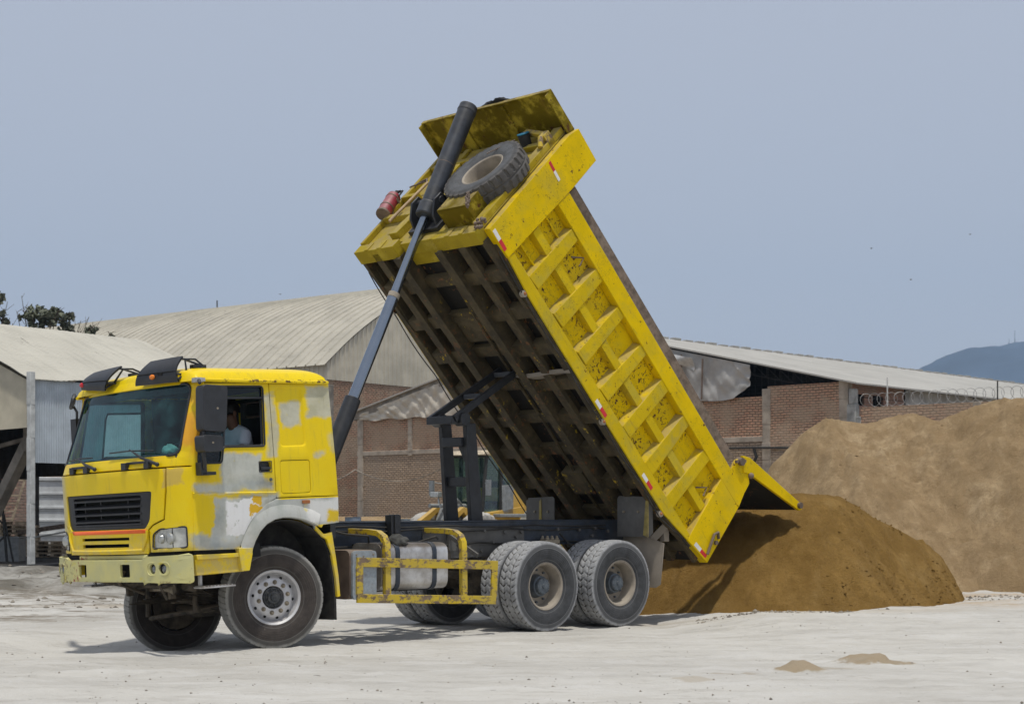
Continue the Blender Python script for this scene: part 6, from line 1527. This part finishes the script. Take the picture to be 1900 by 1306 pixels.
b = MB(); b.prism([(3.0, .1), (2.95, .9), (3.2, 1.25), (3.35, 1.2), (3.15, .85), (3.2, .3), (4.1, .12), (4.1, .08)], 'y', -1.35, 1.35); b.build('bucket', M['ldr_grey'], ldr, .02)
b = MB(); b.prism([(1.15, .7), (1.15, 1.6), (1.6, 1.7), (2.0, 1.0), (2.0, .7)], 'y', -.4, .4)
for k in range(7): b.tube([(1.1, -.3+.1*k, 1.5), (1.3+.05*k, -.3+.09*k, 1.95), (1.7, -.25+.08*k, 1.6)], .025, 5)
b.build('front_frame', M['ldr_grey'], ldr)

# --- rubble bank, drum and litter at the foot of the wall
bx_ = np.arange(-16, 12, .25); by_ = np.arange(58, 92, .35); BX, BY = np.meshgrid(bx_, by_)
BZ = 1.33*np.clip((BY-58)/9, 0, 1)+.16*fbm(BX*.5, BY*.5, 4, 40)+.1*fbm(BX*1.7, BY*1.7, 3, 44)-.2*(1-np.clip((BY-58)/2, 0, 1)); BZ = BZ-2.2*np.clip((np.abs(BX+2)-10)/4, 0, 1)
o = height_obj('earth_bank', bx_, by_, BZ, M['sand_light']); tag(o, 'low bank of pale earth along the foot of the brick walls', 'earth bank')
p = at(655, 966, 62); b = MB(); b.lathe([(0, .0001), (0, .29), (.30, .30), (.31, .31), (.33, .30), (.58, .30), (.60, .31), (.62, .30), (.86, .30), (.88, .31), (.88, .27), (.85, .265), (.85, .0001)], 24, 'z'); o = b.build('drum', simple('blue_drum', (.12, .22, .36), .6, dust=(.4, .38, .34), dustamt=.5)); o.matrix_world = rot(p.x, 62, .55); tag(o, 'faded blue drum half sunk in the earth bank behind the cab', 'drum')
for i, (px, col, nm, sx) in enumerate(((758, (.12, .16, .19), 'small dark blue crate lying at the foot of the wall', .5), (773, (.55, .12, .14), 'red plastic sack lying at the foot of the wall', .45), (790, (.45, .42, .38), 'pale torn sack lying next to the loader bucket', .55))):
    p = at(px, 963, 63); mt = simple('litter_%d' % i, col, .7)
    if i == 0:
        b = MB(); b.box(-.3, .3, -.2, .2, 0, .04)
        for s in (-1, 1): b.box(-.3, .3, s*.2, s*.17, .04, .36); b.box(s*.3, s*.27, -.17, .17, .04, .36)
        o = b.build('crate', mt, bevel=.01); o.matrix_world = rot(p.x, 63, 1.0, .4); tag(o, nm, 'crate')
    else:
        o = crumple('sack', (0, 0, 0), sx*.55, .3, .26, mt, nm, 'sack', 20+i); o.matrix_world = rot(p.x, 63, 1.12)

# --- loose stones and crumbs on the ground
b = MB(); rs = np.random.RandomState(4)
def blob(b, c, r):
    v = []
    for k, (x, y, z) in enumerate(((1, 0, 0), (-1, 0, 0), (0, 1, 0), (0, -1, 0), (0, 0, 1), (0, 0, -1), (.6, .6, .5), (-.6, .5, .6))):
        q = r*rs.uniform(.7, 1.25); v.append((c[0]+x*q, c[1]+y*q, c[2]+z*q*.7))
    b.add(v[:6], [(0, 2, 4), (2, 1, 4), (1, 3, 4), (3, 0, 4), (2, 0, 5), (1, 2, 5), (3, 1, 5), (0, 3, 5)])
for i in range(1100):
    y = 12.8+rs.rand()**1.6*16; x = (rs.rand()*1.1-.55)*y*.62
    if math.sin(x*1.7+math.sin(y*.9)*2)*math.sin(y*2.3+x*.6) < rs.rand()*1.6-1.1: continue
    z = gz(x, y); blob(b, (x, y, z+.002),   .005+.013*rs.rand()**3)
for i in range(900):
    t = rs.rand(); x = 2.4+t*7; yb_ = np.interp(x, [1.5, 3, 4.5, 6.6, 10], [21.6, 22.3, 23.0, 26.0, 26.5])-abs(rs.randn())*.35
    blob(b, (x, yb_, gz(x, yb_)+.004), .008+.03*rs.rand()**4)
for i in range(500):
    y = rs.uniform(26, 45); x = -rs.uniform(.16, .36)*y; blob(b, (x, y, gz(x, y)+.01), .01+.06*rs.rand()**3)
def clods(H, n, r0, r1, mat, seed, lowbias):
    global rs
    rs = np.random.RandomState(seed); b = MB(); xs, ys, Z = H; N = n*40
    I = rs.randint(2, len(xs)-2, N); J = rs.randint(2, len(ys)-2, N); x = xs[I]; y = ys[J]; z = Z[J, I]
    ok = (z > ground_z(x, y)-.02) & (rs.rand(N) < np.exp(-lowbias*np.maximum(0, z))) & (vnoise(x*1.4, y*1.1, seed) > -.05)
    for q in np.nonzero(ok)[0][:n]:
        r = r0+(r1-r0)*rs.rand()**4; blob(b, (x[q]+rs.rand()*.04, y[q]+rs.rand()*.04, z[q]+r*.25), r)
    return b.build('sand_clods', mat, doubles=False)
tag(clods(HA, 1800, .006, .030, M['sand_dark'], 5, .9), kind='stuff'); tag(clods(HB, 1100, .010, .045, M['sand_light'], 6, .35), kind='stuff')
tag(b.build('pebbles', simple('pebble_stone', (.22, .195, .16), .95, var=.45, sc=3), doubles=False), kind='stuff')

# --- hills and birds
hx = np.linspace(500, 3600, 300); hy = np.linspace(2700, 4690, 60); HX, HY = np.meshgrid(hx, hy)
hp = [ray_xz(a, c, 3600) for a, c in ((1500, 760), (1640, 720), (1700, 690), (1722, 674), (1745, 664), (1790, 651), (1830, 640), (1870, 636), (1900, 638), (1960, 650), (2060, 640), (2200, 680), (2500, 800), (3200, 950))]
H = np.interp(HX, [q[0] for q in hp], [q[1] for q in hp]); HZ = H*np.exp(-((HY-3600)/600)**2)+26*fbm(HX*.006, HY*.006, 5, 60)*np.clip((HY-2700)/500, 0, 1)-20*(1-np.clip((HY-2700)/200, 0, 1))
HF = np.interp(HX, [ray_xz(a, 0, 3100)[0] for a in (1690, 1745, 1800, 1900, 2100, 2600)], [120, 215, 232, 205, 170, 60])
HZ = np.maximum(HZ, HF*np.exp(-((HY-3050)/330)**2)+12*fbm(HX*.008, HY*.008, 4, 61)-5)
o = height_obj('hills', hx, hy, HZ, M['hill']); tag(o, kind='structure')
for (px, sc_) in ((1883, 26), (1872, 12)):
    x, z = ray_xz(px, 637, 3600); b = MB(); b.beam((0, 0, 0), (0, 0, sc_*1.2), .7, .7); b.beam((-1.5, 0, 0), (0, 0, sc_*.7), .4, .4); b.beam((1.5, 0, 0), (0, 0, sc_*.7), .4, .4)
    o = b.build('radio_mast', M['darksteel']); o.matrix_world = Matrix.Translation((x, 3600, z-4)); tag(o, 'tall radio mast on the far hill top' if sc_ > 20 else 'short radio mast beside the tall one on the far hill', 'mast')
bird0 = None
for px, py, nm in ((1617, 461, 'small bird high above the warehouse roof'), (1690, 519, 'small bird between the roof and the far hill'), (1800, 435, 'small bird flying highest at the right'), (520, 546, 'small bird low above the curved roof')):
    p = at(px, py, 160)
    b = MB(); b.sphere((0, 0, 0), .09, 8, 6, (1, 2.4, .9)); bd = b.build('bird', M['hair'])
    b = MB(); b.add([(0, -.08, .03), (0, .10, .03), (.24, .06, .10), (.42, -.06, .04), (.2, -.06, .09)], [(0, 1, 2, 4), (2, 3, 4)]); b.add([(0, -.08, .03), (0, .10, .03), (-.24, .06, .10), (-.42, -.06, .04), (-.2, -.06, .09)], [(0, 1, 2, 4), (2, 3, 4)]); b.build('wings', M['hair'], bd, solid=.01)
    bd.matrix_world = Matrix.Translation(p) @ Matrix.Rotation(px*.7, 4, 'Z') @ Matrix.Diagonal((.5, .5, .5, 1)); tag(bd, nm, 'bird', 'birds in the sky')

# --- haze
hz = MB(); hz.box(-4000, 4000, -200, 4800, -60, 700)
m = bpy.data.materials.new('haze'); m.use_nodes = True; t_ = m.node_tree; t_.nodes.clear(); ou = t_.nodes.new('ShaderNodeOutputMaterial'); pv = t_.nodes.new('ShaderNodeVolumePrincipled')
pv.inputs['Color'].default_value = (.52, .73, 1, 1); pv.inputs['Density'].default_value = .00016; pv.inputs['Anisotropy'].default_value = 0; t_.links.new(pv.outputs[0], ou.inputs['Volume'])
o = hz.build('haze', m); tag(o, kind='stuff')
